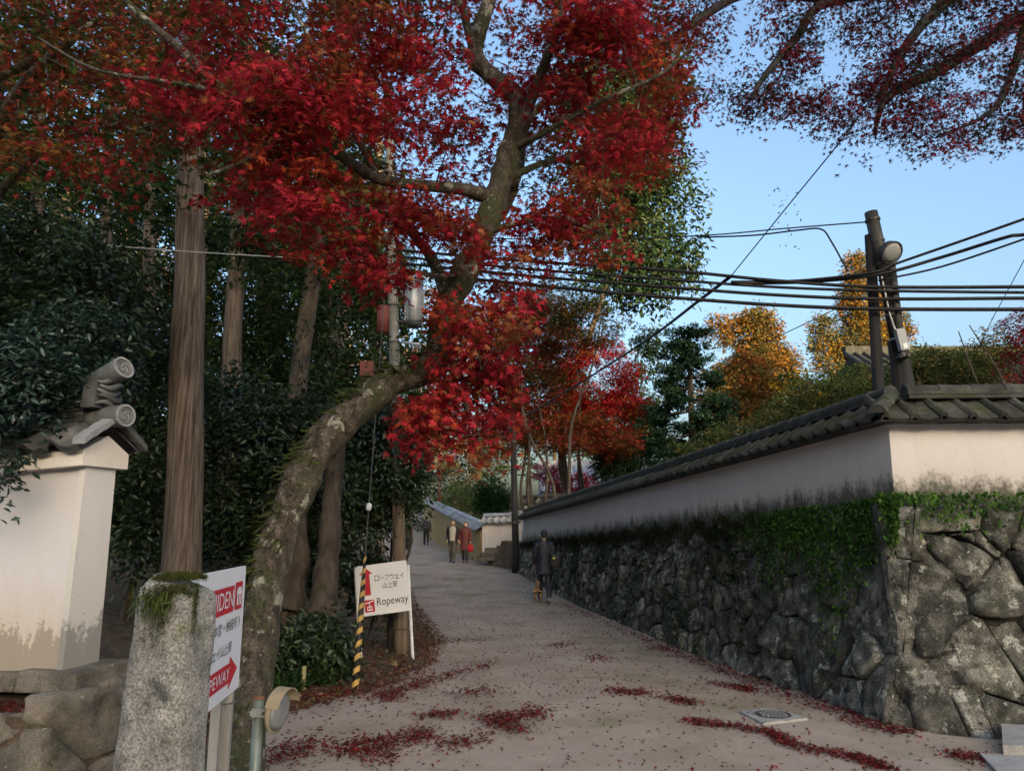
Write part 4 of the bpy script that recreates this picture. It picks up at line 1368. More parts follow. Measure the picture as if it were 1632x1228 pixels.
# ------------------------------------------------------------------ slim wooden pole at the end of the wall
pb_ = Vector((at(822, 905, 27.5).x, 27.5, G(.1, 27.5)))
sp_ = thing('utility_pole', 'slim dark wooden pole at the far end of the tiled wall', 'utility pole', pb_)
t_ = at(817, 655, 27.5)
mb = MB(); mb.tube([pb_ - Vector((0, 0, .2)), pb_ + Vector((0, 0, .6)), t_], [.15, .13, .10], 12); mb.build('shaft', 'dark_wood', sp_, True)
for f in (.3, .8):
    mb = MB(); c = pb_ + (t_ - pb_) * f; mb.tube([c, c + Vector((0, 0, .06))], .135, 12); mb.build('band', 'iron', sp_)
for (x0, x1, yt, Y, m_, nm, lb) in ((702, 699, 700, 62, 'red_paint', 'marker_pole', 'red painted pole far up the path above the ochre wall'), (675, 674, 700, 60, 'wire_white', 'marker_pole', 'thin pale pole far up the path beside the ochre wall')):
    b = at(x0, 830, Y); t_ = at(x1, yt, Y)
    o = thing(nm, lb, 'pole', (b.x, Y, G(b.x, Y)))
    mb = MB(); mb.tube([Vector((b.x, Y, G(b.x, Y) - .2)), t_], [.16 if m_ == 'red_paint' else .09, .12 if m_ == 'red_paint' else .06], 10); mb.build('shaft', m_, o, True)
    mb = MB(); mb.tube([t_, t_ + Vector((0, 0, .08))], [.17 if m_ == 'red_paint' else .09, .05], 10); mb.build('cap', 'iron', o)

# ------------------------------------------------------------------ far walls and roofs
def far_wall(label, pn, pf, Yn, Yf, th, mat, tiles, w, group=None):
    """pn/pf: (px, y of eave, y of foot) at the two ends"""
    a_e, a_b, b_e, b_b = at(pn[0], pn[1], Yn), at(pn[0], pn[2], Yn), at(pf[0], pf[1], Yf), at(pf[0], pf[2], Yf)
    t = thing('plastered_wall', label, 'wall', (a_b.x, a_b.y, G(a_b.x, a_b.y)), group)
    d = Vector((b_b.x - a_b.x, b_b.y - a_b.y, 0)).normalized(); s = Vector((-d.y, d.x, 0))
    if s.dot(Vector((a_b.x, a_b.y, 0))) < 0: s = -s
    def g_(p_, o_, z): q_ = Vector((p_.x, p_.y, 0)) + s * o_; return Vector((q_.x, q_.y, z))
    zl = min(a_b.z, G(a_b.x, a_b.y)) - .2; zl2 = min(b_b.z, G(b_b.x, b_b.y)) - .2
    mb = MB(); mb.prism([g_(a_b, 0, zl), g_(b_b, 0, zl2), g_(b_b, th, zl2), g_(a_b, th, zl)], [g_(a_b, 0, a_e.z + .02), g_(b_b, 0, b_e.z + .02), g_(b_b, th, b_e.z + .02), g_(a_b, th, a_e.z + .02)])
    mb.build('plaster', mat, t)
    L, Rr = (a_b, b_b) if d.x > 0 else (b_b, a_b)
    zL, zR = (a_e.z, b_e.z) if d.x > 0 else (b_e.z, a_e.z)
    tile_roof(t, g_(L, -.2, zL), g_(Rr, -.2, zR), g_(L, th / 2, zL + .25), g_(Rr, th / 2, zR + .25), w, tiles, .07, .06, 1)
    tile_roof(t, g_(Rr, th + .2, zR), g_(L, th + .2, zL), g_(Rr, th / 2, zR + .25), g_(L, th / 2, zL + .25), w, tiles, .07, .06, 1)
    ridge_line(t, g_(L, th / 2, zL + .26), g_(Rr, th / 2, zR + .26), tiles, .1, .45, 1, .26)
    return t


far_wall('long ochre plaster wall with grey tile cap climbing along the far path', (764, 846, 886), (676, 800, 846), 32.5, 58, .4, 'ochre_plaster', 'tile_silver', .45)
far_wall('short white plaster wall with silvery tiles beside the slim wooden pole', (768, 833, 882), (832, 831, 880), 31.5, 30.6, .35, 'plaster', 'tile_silver', .3)
far_wall('small white wall with dark tiles rising above the end of the long wall', (832, 803, 860), (905, 800, 850), 32.5, 31.5, .4, 'plaster', 'tile', .32)
st = thing('stone_steps', 'low stone steps before the short white wall', 'steps', on_ground(792, 892))
for k in range(3):
    c = on_ground(790 + 6 * k, 893) + Vector((0, .35 * k, 0))
    mb = MB(); mb.box(c + Vector((0, 0, .07 + .12 * k)), 1.5, .36, .14 + .1 * k); o = mb.build('step', 'base_stone', st)
    bv = o.modifiers.new('bevel', 'BEVEL'); bv.width = .03; bv.segments = 2


def hall(label, x0, x1, ye, yr, Y, depth, tiles, w, rows):
    """a hall: eave line at x0..x1 (px), ridge behind"""
    e0, e1 = at(x0, ye, Y), at(x1, ye, Y)
    rz = at(x0, yr, Y + depth).z
    t = thing('temple_hall', label, 'building', ((e0.x + e1.x) / 2, Y + depth, G((e0.x + e1.x) / 2, Y)))
    zg = G(e0.x, Y) - .3
    mb = MB(); mb.prism([(e0.x + .8, Y + .9, zg), (e1.x - .8, Y + .9, zg), (e1.x - .8, Y + 2 * depth - .9, zg), (e0.x + .8, Y + 2 * depth - .9, zg)],
                        [(e0.x + .8, Y + .9, e0.z), (e1.x - .8, Y + .9, e0.z), (e1.x - .8, Y + 2 * depth - .9, e0.z), (e0.x + .8, Y + 2 * depth - .9, e0.z)]); mb.build('wall', 'plaster', t)
    mb = MB()
    A = [Vector((e0.x, Y, e0.z)), Vector((e1.x, Y, e0.z)), Vector((e1.x, Y + 2 * depth, e0.z)), Vector((e0.x, Y + 2 * depth, e0.z))]
    r0_, r1_ = Vector((e0.x + .3, Y + depth, rz)), Vector((e1.x - .3, Y + depth, rz))
    mb.add(A + [r0_, r1_], [(0, 1, 5, 4), (2, 3, 4, 5), (1, 2, 5), (3, 0, 4), (3, 2, 1, 0)]); rf = mb.build('roof', tiles, t)
    n_ = int((e1.x - e0.x) / w)
    for i in range(n_ + 1):                     # rolls of round tiles down the near slope
        x = e0.x + (e1.x - e0.x) * i / n_
        mb = MB(); mb.tube([Vector((x, Y - .03, e0.z + .03)), Vector((x, Y + depth, rz + .03))], w * .24, 6); mb.build('tile_roll', tiles, rf, True)
    mb = MB(); mb.box(((e0.x + e1.x) / 2, Y + depth, rz + .12), e1.x - e0.x, .35, .4); mb.build('ridge', tiles, rf)
    return t


hall('temple building with silvery tile roof seen behind the red maple', 862, 985, 782, 742, 44, 4.0, 'tile_silver', .42, 1)
hall('large hall with grey tiled roof behind the trees inside the wall', 1440, 1790, 622, 563, 30, 5, 'tile_moss', .42, 1)

# ------------------------------------------------------------------ vegetation
REDS = [(.44, .035, .05), (.33, .025, .035), (.19, .025, .026), (.38, .065, .03), (.24, .085, .035), (.13, .095, .03), (.07, .08, .03)]


def in_poly(px, py, poly):
    x, y = np.asarray(px), np.asarray(py)
    c = np.zeros(x.shape, bool)
    for i in range(len(poly)):
        (x1, y1), (x2, y2) = poly[i], poly[i - 1]
        c ^= ((y1 > y) != (y2 > y)) & (x < (x2 - x1) * (y - y1) / (y2 - y1 + 1e-9) + x1)
    return c


def limb(mb, pts, n=14, wob=.10, k=5):
    """pts: (px, py, depth, width in photo px)"""
    P = smooth_line([[*at(x, y, Y), w * Y / FPX / 2] for x, y, Y, w in pts], k)
    if n > 12: P[:, 3] *= 1 + .07 * np.sin(np.arange(len(P)) * .9) + .05 * np.sin(np.arange(len(P)) * 2.3 + 1)
    mb.tube(P[:, :3], list(np.maximum(P[:, 3], .004)), n, wob=wob)
    return [p[:3] for p in P]


# --- the leaning red maple in front
mt_base = at(378, 1330, 5.2); mt_base.z = 0
mp = thing('maple_tree', 'leaning red maple with crooked lichen-spotted trunk rising beside the direction board', 'tree', mt_base)
mb = MB()
sp = limb(mb, [(372, 1345, 5.15, 92), (380, 1270, 5.1, 76), (386, 1190, 5.05, 66), (405, 1060, 5.1, 62), (425, 930, 5.15, 58), (450, 840, 5.2, 56), (483, 760, 5.25, 56), (508, 712, 5.3, 58), (560, 660, 5.35, 54),
               (620, 612, 5.4, 48), (680, 588, 5.45, 46), (702, 555, 5.5, 48), (712, 490, 5.5, 46), (742, 432, 5.5, 46), (770, 370, 5.5, 42), (795, 300, 5.55, 42), (815, 235, 5.55, 40), (828, 185, 5.5, 38), (820, 152, 5.5, 34),
               (785, 122, 5.45, 32), (758, 92, 5.4, 30), (764, 50, 5.35, 27), (780, 0, 5.3, 25), (800, -70, 5.2, 22), (790, -170, 5.2, 12)], 16)
LIMBS = [
    [(828, 190, 5.5, 30), (842, 165, 5.45, 24), (853, 140, 5.4, 20), (880, 70, 5.2, 15), (905, -20, 5.0, 12), (930, -120, 4.9, 6)],
    [(712, 470, 5.5, 24), (690, 415, 5.4, 20), (665, 382, 5.3, 16), (641, 358, 5.2, 13), (600, 335, 5.0, 8), (560, 325, 4.8, 4)],
    [(792, 320, 5.55, 26), (740, 302, 5.4, 22), (680, 296, 5.2, 20), (601, 284, 5.0, 19), (530, 240, 4.8, 18), (457, 199, 4.6, 17), (360, 146, 4.4, 16), (290, 80, 4.3, 14), (222, 23, 4.2, 12), (150, -50, 4.1, 8)],
    [(790, 345, 5.6, 30), (806, 320, 5.75, 28), (826, 262, 5.9, 22), (836, 205, 6.0, 16), (870, 160, 6.2, 10), (950, 110, 6.4, 6)],
    [(758, 95, 5.4, 18), (738, 20, 5.2, 13), (722, -20, 5.1, 11), (690, -110, 5, 6)],
    [(800, 290, 5.55, 14), (860, 262, 5.6, 11), (930, 245, 5.7, 9), (1010, 215, 5.8, 6)],
    [(770, 372, 5.5, 14), (840, 352, 5.4, 11), (900, 350, 5.3, 8), (960, 372, 5.2, 4)],
    [(700, 560, 5.5, 16), (730, 590, 5.4, 11), (745, 640, 5.3, 8), (740, 690, 5.2, 4)],
    [(812, 240, 5.55, 13), (870, 210, 5.3, 11), (960, 160, 5.1, 9), (1050, 120, 5.0, 6), (1120, 60, 4.9, 4)],
    [(601, 284, 5.0, 12), (560, 200, 4.8, 10), (520, 110, 4.6, 8), (470, 20, 4.5, 6)],
    [(457, 199, 4.6, 11), (400, 250, 4.5, 8), (330, 280, 4.4, 5)],
    [(742, 432, 5.5, 12), (700, 440, 5.2, 9), (640, 430, 5.0, 6), (590, 440, 4.9, 4)],
    [(360, 146, 4.4, 10), (260, 130, 4.3, 8), (150, 110, 4.2, 6), (60, 60, 4.2, 4)],
]
spine = list(sp[40:])
for L in LIMBS: spine += limb(mb, L, 9)


TRK = [(600, 620), (680, 588), (712, 490), (742, 432), (770, 370), (795, 300), (815, 235), (828, 185), (785, 122), (758, 92), (764, 50), (780, 0)]
def near_trunk(x, y, r):
    for (a, b), (c, d) in zip(TRK[:-1], TRK[1:]):
        t = max(0, min(1, ((x - a) * (c - a) + (y - b) * (d - b)) / ((c - a) ** 2 + (d - b) ** 2)))
        if math.hypot(x - a - (c - a) * t, y - b - (d - b) * t) < r: return True
    return False


def frustum_points(poly, n, d0, d1, gaps=(), trunk=False):
    out = []
    xs = [p_[0] for p_ in poly]; ys = [p_[1] for p_ in poly]
    while len(out) < n:
        x, y = random.uniform(min(xs), max(xs)), random.uniform(min(ys), max(ys))
        if not in_poly(x, y, poly): continue
        if any(((x - a) / c) ** 2 + ((y - b) / d) ** 2 < 1 for a, b, c, d in gaps): continue
        dpt = random.uniform(d0, d1)
        if trunk and dpt < 5.75 and near_trunk(x, y, 62): continue
        out.append((x, y, dpt))
    return out


POLY_RED = [(330, -160), (1000, -160), (1090, 60), (1080, 190), (1050, 250), (960, 300), (985, 340), (950, 430), (930, 445), (850, 400), (830, 470), (800, 500), (800, 560), (690, 540), (660, 430), (560, 480), (535, 440), (600, 330),
            (520, 300), (520, 400), (430, 400), (350, 330), (350, 200), (230, 120)]
POLY_LOW = [(690, 560), (790, 560), (800, 660), (740, 710), (670, 705), (655, 660), (700, 620)]
POLY_LEFT = [(-260, -160), (380, -160), (380, 130), (340, 250), (240, 230), (180, 300), (60, 290), (-100, 240), (-260, 200)]
gaps = [(655, 485, 70, 75), (625, 250, 50, 40), (900, 210, 40, 30), (545, 235, 40, 30), (700, 230, 35, 25)]
pr = frustum_points(POLY_RED, 215, 4.4, 6.8, gaps, True) + frustum_points(POLY_RED, 120, 5.85, 7.4, [(655, 485, 60, 65)]) + frustum_points(POLY_LOW, 26, 5.0, 5.7) 
# bright fans of leaves the picture shows in front
for (x, y, d, c) in [(450, 120, 4.5, 9), (480, 170, 4.5, 8), (540, 170, 4.6, 6), (300, 130, 4.4, 5), (450, 260, 4.6, 8), (490, 300, 4.6, 5), (690, 345, 5.0, 9), (640, 325, 5.0, 5), (880, 340, 5.3, 8), (850, 380, 5.3, 5), (980, 215, 5.4, 6), (930, 60, 5.0, 9), (990, 40, 5.0, 5),
                     (765, 505, 5.2, 8), (750, 545, 5.2, 4), (590, 430, 4.9, 5), (560, 390, 4.9, 4), (740, 660, 5.2, 5), (640, 60, 5.0, 6), (880, 130, 5.2, 6)]:
    pr += [(x + random.gauss(0, 34), y + random.gauss(0, 16), d + random.gauss(0, .12)) for _ in range(c)]
POLY_FAR = [(930, -140), (1110, -140), (1112, 120), (1080, 260), (1000, 300), (900, 280), (900, 60)]
pr += frustum_points(POLY_FAR, 75, 6.6, 8.2, [(1010, 130, 30, 25)])
P1 = np.array([at(*q_)[:] for q_ in pr])
limbs_to(mb, spine, P1, .011, 5)
trunk = mb.build('trunk', 'maple_bark', mp, True)
nearer = P1[:, 1] < 5.75
a = joinlv([sprays(P1[nearer], .20 + .10 * rng.random(nearer.sum()), 88, T_M7, .046, REDS, [6, 5, 4, 3.0, 2.6, .8, .2], .35, .35, .3),
            sprays(P1[~nearer], .22 + .12 * rng.random((~nearer).sum()), 88, T_M7, .045, REDS, [2, 3, 4, 3.0, 5.0, 3.0, 1.2], .35, .35, .3)])
np_mesh('crown', *a[:2], 'leaf', mp, a[2])
# ferns and hanging moss along the trunk
k = 900
ti = rng.integers(12, 62, k)
S = np.array(sp)[np.clip(ti, 0, len(sp) - 1)]
tang = np.array(sp)[np.clip(ti + 1, 0, len(sp) - 1)] - S
rad = .105
an = rng.normal(0, .9, k)
side = np.stack([np.cos(an + 2.6), -np.abs(np.sin(an)) - .25, np.full(k, .5)], 1)
side = unit(side - tang * (np.sum(side * tang, 1) / np.maximum(1e-9, np.sum(tang * tang, 1)))[:, None])
PT = S + side * rad * .93
V, F, C = leaves(T_BLADE, PT, side * .7 + np.array([-.2, -.2, -.55]) + rng.normal(0, .35, (k, 3)), side + rng.normal(0, .4, (k, 3)), .10 * (.4 + rng.random(k)), palette_pick([(.07, .09, .03), (.10, .11, .04), (.05, .06, .02)], [2, 1, 2], k))
np_mesh('fern_fringe', V, F, 'leaf', mp, C)['kind'] = 'stuff'

# --- a second maple whose boughs come in over the white wall
b2 = Vector((-5.6, 7.6, G(-5.6, 7.6)))
m2t = thing('maple_tree', 'maple with dull red and green leaves reaching over the white wall', 'tree', b2)
mb = MB()
def limbw(mb, pts, n=10, wob=.1):
    P = smooth_line([[*p_] for p_ in pts], 5); mb.tube(P[:, :3], list(P[:, 3]), n, wob=wob); return [p_[:3] for p_ in P]
s2 = limbw(mb, [(b2.x, b2.y, b2.z - .3, .2), (b2.x + .1, b2.y, b2.z + 1.5, .16), (b2.x - .1, b2.y - .2, 4.0, .13), (b2.x + .2, b2.y - .5, 5.6, .09), (b2.x + .6, b2.y - .8, 7.2, .04)])[6:]
s2 += limb(mb, [(-90, 420, 7.2, 20), (30, 272, 6.6, 14), (100, 226, 6.2, 12), (170, 200, 6.0, 10), (240, 215, 5.8, 6)], 8)
s2 += limbw(mb, [(b2.x, b2.y - .2, 4.0, .08), (b2.x + .6, b2.y - 1.0, 4.6, .06), (b2.x + 1.4, b2.y - 1.8, 5.2, .05), (b2.x + 2.4, b2.y - 2.4, 5.5, .02)])
s2 += limb(mb, [(-60, 150, 6.5, 16), (60, 90, 6.0, 13), (140, 0, 5.6, 11), (200, -60, 5.4, 8)], 8)
P2 = np.array([at(*q_)[:] for q_ in frustum_points(POLY_LEFT, 150, 4.9, 7.2)])
limbs_to(mb, s2, P2, .012, 5)
mb.build('trunk', 'maple_bark', m2t, True)
a = sprays(P2, .30 + .1 * rng.random(len(P2)), 95, T_M7, .044, [(.30, .05, .03), (.20, .05, .03), (.22, .10, .03), (.09, .095, .03), (.055, .08, .02), (.45, .04, .05)], [4, 4, 3, 3, 3, 2], .32, .3, .28)
np_mesh('crown', *a[:2], 'leaf', m2t, a[2])

# --- the maple that hangs in from the right, inside the wall corner
b3 = Vector((7.6, 9.6, G(7.6, 9.6)))
m3t = thing('maple_tree', 'dark-boughed maple hanging over the sky from inside the wall corner', 'tree', b3)
mb = MB()
s3 = limbw(mb, [(b3.x, b3.y, b3.z - .3, .24), (b3.x + .1, b3.y, 2.6, .2), (b3.x - .1, b3.y - .1, 4.6, .18), (b3.x - .2, b3.y - .3, 6.2, .14), (b3.x - .5, b3.y - .6, 8.0, .08), (b3.x - .8, b3.y - .9, 9.2, .03)])[8:]
s3 += limb(mb, [(1800, 90, 9.2, 40), (1640, 30, 8.8, 26), (1580, 60, 8.5, 24), (1500, 110, 8.2, 20), (1420, 150, 8.0, 15), (1400, 185, 7.9, 10), (1395, 215, 7.8, 5)], 9)
s3 += limb(mb, [(1760, -40, 9.0, 30), (1560, -20, 8.6, 24), (1490, 20, 8.2, 20), (1440, 80, 8.0, 16), (1400, 160, 7.8, 9)], 9)
s3 += limb(mb, [(1560, -20, 8.6, 20), (1330, 0, 8.0, 18), (1270, 60, 7.8, 15), (1220, 120, 7.6, 11), (1195, 160, 7.5, 6)], 9)
s3 += limb(mb, [(1330, 0, 8.0, 16), (1200, -10, 7.6, 16), (1130, 20, 7.4, 15), (1060, 70, 7.2, 13), (1010, 100, 7.0, 9), (960, 130, 6.9, 5)], 9)
s3 += limb(mb, [(1640, 30, 8.8, 18), (1600, 150, 8.4, 12), (1560, 190, 8.2, 7), (1500, 215, 8.1, 4)], 8)
POLY_R = [(1090, -160), (1760, -160), (1760, 180), (1640, 205), (1560, 225), (1470, 245), (1400, 225), (1350, 215), (1290, 165), (1200, 185), (1120, 150), (1100, 60)]
P3 = np.array([at(*q_)[:] for q_ in frustum_points(POLY_R, 330, 7.2, 9.3, [(1180, 60, 40, 70), (1330, 60, 35, 45), (1540, 130, 30, 20)])])
limbs_to(mb, s3, P3, .011, 5)
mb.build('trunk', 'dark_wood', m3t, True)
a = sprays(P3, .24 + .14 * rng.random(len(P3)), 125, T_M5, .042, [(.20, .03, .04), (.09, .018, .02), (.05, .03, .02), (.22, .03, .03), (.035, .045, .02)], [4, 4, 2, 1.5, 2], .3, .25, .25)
np_mesh('crown', *a[:2], 'leaf', m3t, a[2])
# leaves caught on threads below the slanting wire
k = 34
q_ = [(1250 + random.gauss(0, 11) - (y_ - 350) * -.05, y_, 8.2 + random.uniform(-.2, .2)) for y_ in [random.uniform(300, 402) for _ in range(k)]]
HP = np.array([at(*v)[:] for v in q_])
V, F, C = leaves(T_M5, HP, rng.normal(0, 1, (k, 3)), rng.normal(0, 1, (k, 3)) + np.array([0, -1, 0]), .032 * (.6 + .6 * rng.random(k)), palette_pick([(.05, .04, .02), (.08, .02, .015)], [1, 1], k))
tag(np_mesh('caught_leaves', V, F, 'leaf', None, C), 'few dead leaves hanging on threads from the slanting wire against the sky', 'leaves', kind='stuff')

# ------------------------------------------------------------------ the dark wood on the left
EVER = [(.028, .05, .02), (.04, .07, .024), (.06, .095, .03), (.02, .034, .017)]
EW = [3, 3, 2, 2]
GOLD = [(.34, .19, .02), (.26, .15, .02), (.16, .13, .03), (.36, .13, .015), (.07, .09, .02)]


def cedar(px0, py0, px1, py1, Y, w, label, crown=True, h=14, seed=0, mat='cedar_bark'):
    p0, p1 = at(px0, py0, Y), at(px1, py1, Y)
    d = (p1 - p0) / (p1.z - p0.z)
    gzv = G(p0.x, Y)
    base = p0 + d * (gzv - p0.z)
    t = thing('cedar_tree', label, 'tree', base)
    rr = w * Y / FPX / 2
    zs_ = [gzv - .3, gzv + .1, gzv + .5, gzv + 1.2] + list(np.linspace(gzv + 2.2, gzv + h, 10))
    mb = MB()
    pts = [base + d * (z - gzv) + Vector((random.gauss(0, .012), random.gauss(0, .012), 0)) for z in zs_]
    mb.tube(pts, [rr * 1.55, rr * 1.3, rr * 1.1, rr * 1.03] + [rr * (1 - .75 * i / 10) for i in range(10)], 20, wob=.07)
    if crown:
        sp_ = [p_ for p_ in pts[6:]]
        Pc = np.array([base + d * z + Vector((random.gauss(0, 1), random.gauss(0, 1), 0)) * (.25 + .95 * (1 - (z - h * .42) / (h * .6)) * random.random()) for z in np.random.default_rng(seed).uniform(h * .42, h, 110)])
        limbs_to(mb, sp_, Pc, .02, 5)
    mb.build('trunk', mat, t, True)
    if crown:
        V, F, C = sprays(Pc, .5, 60, T_TRI, .11, EVER + [(.07, .075, .02)], EW + [1.5], .5, .4, .3)
        np_mesh('crown', V, F, 'leaf', t, C)
    return t


cedar(291, 905, 307, 180, 9.5, 56, 'tall straight cedar with brown furrowed trunk behind the stone post', True, 13, 1)
cedar(366, 700, 377, 380, 15, 34, 'darker cedar trunk just right of the tall straight cedar', True, 15, 2)
cedar(163, 560, 172, 240, 17, 26, 'slim cedar above the white wall roof', True, 16, 3)
cedar(465, 680, 500, 430, 13, 34, 'slanting ivy-hung trunk between the cedars and the transformer pole', True, 13, 4, 'bark')
cedar(232, 620, 240, 300, 20, 26, 'thin cedar deep in the wood left of the tall straight cedar', True, 17, 5)
cedar(60, 560, 62, 200, 13, 30, 'cedar in shade behind the white wall', True, 14, 6)
cedar(440, 640, 432, 300, 24, 34, 'far cedar trunk between the two nearer trunks', True, 18, 7)
cedar(548, 690, 545, 300, 20, 28, 'slim cedar trunk left of the transformer pole', True, 17, 8)
cedar(-40, 560, -40, 200, 11, 40, 'cedar at the edge of the wood left of the white wall', True, 13, 9)
for i, (px_, Y, w_, lb) in enumerate([(110, 26, 34, 'distant cedar deep in the wood behind the slim one'), (330, 28, 36, 'distant cedar behind the tall straight trunk'), (600, 27, 36, 'distant cedar behind the transformer pole'), (510, 33, 40, 'distant cedar behind the slanting trunk'), (20, 32, 36, 'distant cedar at the back of the wood'), (420, 38, 40, 'farthest cedar seen between the trunks'), (200, 40, 40, 'far cedar on the crest of the wooded bank')]):
    cedar(px_, 700, px_ + random.uniform(-6, 6), 300, Y, w_ * .8, lb, True, 17, 20 + i)


def shrub(label, px_, py_, Y, rx, ry, rz, n, per, leaf=.085, T=T_BROAD, pal=EVER, w=EW, mat='glossy_leaf', name='evergreen_shrub', cat='shrub', blobs=None, r=.06, clump=.28):
    c = at(px_, py_, Y)
    base = Vector((c.x, c.y, G(c.x, c.y)))
    bl = blobs or [(c.x, c.y, c.z, rx, ry, rz), (c.x + rx * .4, c.y - ry * .3, c.z - rz * .35, rx * .7, ry * .7, rz * .7), (c.x - rx * .45, c.y - .1, c.z + rz * .3, rx * .6, ry * .6, rz * .6)]
    return tree(name, label, cat, base, (c.x + .1, c.y, max(base.z + .3, c.z + rz * .5)), r, bl, n, per, clump, leaf, T, pal, w, mat, 'bark', bend=.3, flatz=.9, twig=.012, multi=1, shell=.55, tilt=.6, droop=.35)


shrub('dark glossy camellia filling the space under the leaning maple trunk', 572, 735, 11.9, 1.05, .6, 1.0, 190, 60, .085)
shrub('dark camellia behind the maple trunk left of the guy wire', 455, 760, 11.2, 1.2, .9, 1.4, 170, 60, .09)
w1_, w2_, w3_ = at(628, 690, 11.4), at(652, 755, 11.4), at(600, 770, 11.6)
shrub('dark evergreen draped round the middle of the transformer pole', 634, 745, 11.6, .40, .35, 1.0, 110, 60, .085, blobs=[(*w1_, .36, .3, .5), (*w2_, .26, .25, .38), (*w3_, .4, .3, .5)], clump=.2, r=.04)
shrub('dark camellia in front of the tall cedar trunk foot', 385, 740, 11.5, 1.0, .8, 1.6, 150, 60, .09)
q1, q2, q3, q4 = at(15, 590, 5.3), at(72, 632, 5.35), at(-40, 660, 5.2), at(5, 745, 5.0)
shrub('blue-green leafy shrub spilling over the tiles of the white wall', 20, 610, 6.6, .75, .55, .55, 210, 52, .06, blobs=[(*q1, .42, .3, .26), (*q2, .26, .25, .13), (*q3, .3, .3, .3), (*q4, .12, .12, .10), (q1.x - .1, 6.2, q1.z + .3, .6, .4, .5)], clump=.15, pal=[(.018, .042, .03), (.03, .06, .042), (.02, .035, .02)], w=[2, 1, 1.5])
shrub('dark broadleaf evergreen behind the white wall left of the cedars', 60, 460, 8.6, 1.3, .9, .9, 190, 60, .09)
shrub('shaded evergreen between the white wall end and the tall cedar', 225, 690, 10.0, .7, .7, 1.9, 160, 60, .085, pal=EVER + [(.06, .085, .025)], w=EW + [1.5])
shrub('low glossy shrub behind the striped sleeve', 522, 1030, 9.0, .26, .22, .32, 60, 34, .085, clump=.16, r=.02)
shrub('low dark bush at the foot of the maple trunk', 430, 1020, 8.7, .40, .3, .28, 60, 34, .08, clump=.18, r=.02)
shrub('dark low bush between the maple trunk and the camellias', 470, 880, 11.2, .5, .35, .35, 70, 50, .085, clump=.2, r=.03)
shrub('dark bush between the sign pole and the wood', 590, 925, 12.2, .4, .4, .4, 60, 50, .085, clump=.2, r=.03)
shrub('conical yew-like green tree behind the far ochre wall', 785, 800, 39, .9, .9, 1.2, 130, 60, .12, pal=[(.03, .08, .02), (.05, .12, .03), (.02, .05, .015)], w=[2, 2, 1], clump=.35, mat='leaf')
shrub('pale green bamboo clump beyond the ochre wall', 742, 800, 46, 1.3, .8, 1.3, 90, 60, .2, pal=[(.13, .19, .05), (.2, .24, .08), (.07, .11, .03)], w=[2, 2, 1], clump=.45, mat='leaf', T=T_NEEDLE)
shrub('rounded dark clipped bush above the far end of the wall', 983, 742, 31, .95, .8, .95, 130, 60, .11, pal=[(.03, .05, .02), (.045, .075, .03)], w=[1, 1], clump=.3, mat='leaf')
# ferns by the mirror
for i, (px_, py_, s_) in enumerate([(452, 1110, .34), (440, 1100, .3), (470, 1098, .3), (520, 1092, .22)]):
    b = on_ground(px_, py_)
    k = 90
    a_ = rng.random(k) * 6.28
    yd = np.stack([np.cos(a_), np.sin(a_), .5 + .5 * rng.random(k)], 1)
    V, F, C = leaves(T_BLADE, np.tile(np.array(b), (k, 1)) + rng.normal(0, .05, (k, 3)) * [1, 1, .2], yd, np.tile([0, 0, 1], (k, 1)) + rng.normal(0, .3, (k, 3)), s_ * (.5 + .6 * rng.random(k)), palette_pick([(.03, .06, .018), (.045, .085, .025)], [1, 1], k))
    f_ = thing('fern', ['broad green fern tuft at the bed edge behind the mirror pole', 'fern tuft beside the left bamboo stake', 'fern tuft below the right bamboo stake', 'small fern beside the striped sleeve'][i], 'fern', b, 'fern tufts')
    np_mesh('frond', V, F, 'leaf', f_, C)['kind'] = 'stuff'

for i, (px_, py_, Y, rx_, rz_, lb) in enumerate([(90, 520, 20, 3.2, 3.2, 'broad dark evergreen behind the white wall roof'), (250, 420, 24, 3.4, 4.2, 'broad dark evergreen behind the tall straight cedar'), (400, 500, 22, 3.0, 3.6, 'dark evergreen between the cedar trunks'), (520, 560, 17, 2.2, 2.4, 'dark evergreen behind the slanting trunk'),
                                                 (560, 400, 27, 2.0, 3.0, 'tall dark evergreen left of the transformer pole'), (-60, 420, 19, 3.0, 4.0, 'dark evergreen at the left edge of the wood'), (330, 250, 30, 4.0, 4.5, 'high evergreen crown deep in the wood'), (120, 260, 28, 4.0, 4.5, 'high evergreen crown above the slim cedar'),
                                                 (480, 300, 32, 4.0, 4.5, 'high evergreen crown over the far cedars'), (200, 700, 18, 2.6, 2.4, 'low dark evergreen in the shade behind the white wall end'), (430, 720, 19, 3.0, 2.2, 'low evergreen mass behind the camellias')]):
    c = at(px_, py_, Y); b = Vector((c.x, Y, G(c.x, Y)))
    tree('evergreen_tree', lb, 'tree', b, c + Vector((0, 0, rz_ * .6)), .2, [(c.x, Y, c.z, rx_, rx_ * .7, rz_), (c.x + rx_ * .6, Y - .5, c.z - rz_ * .5, rx_ * .7, rx_ * .6, rz_ * .6), (c.x - rx_ * .6, Y, c.z - rz_ * .3, rx_ * .6, rx_ * .6, rz_ * .6)], 200, 62, .75, .17, T_BROAD, EVER + [(.075, .08, .022)], EW + [1.0], flatz=.8, twig=.03, shell=.5, every=2)

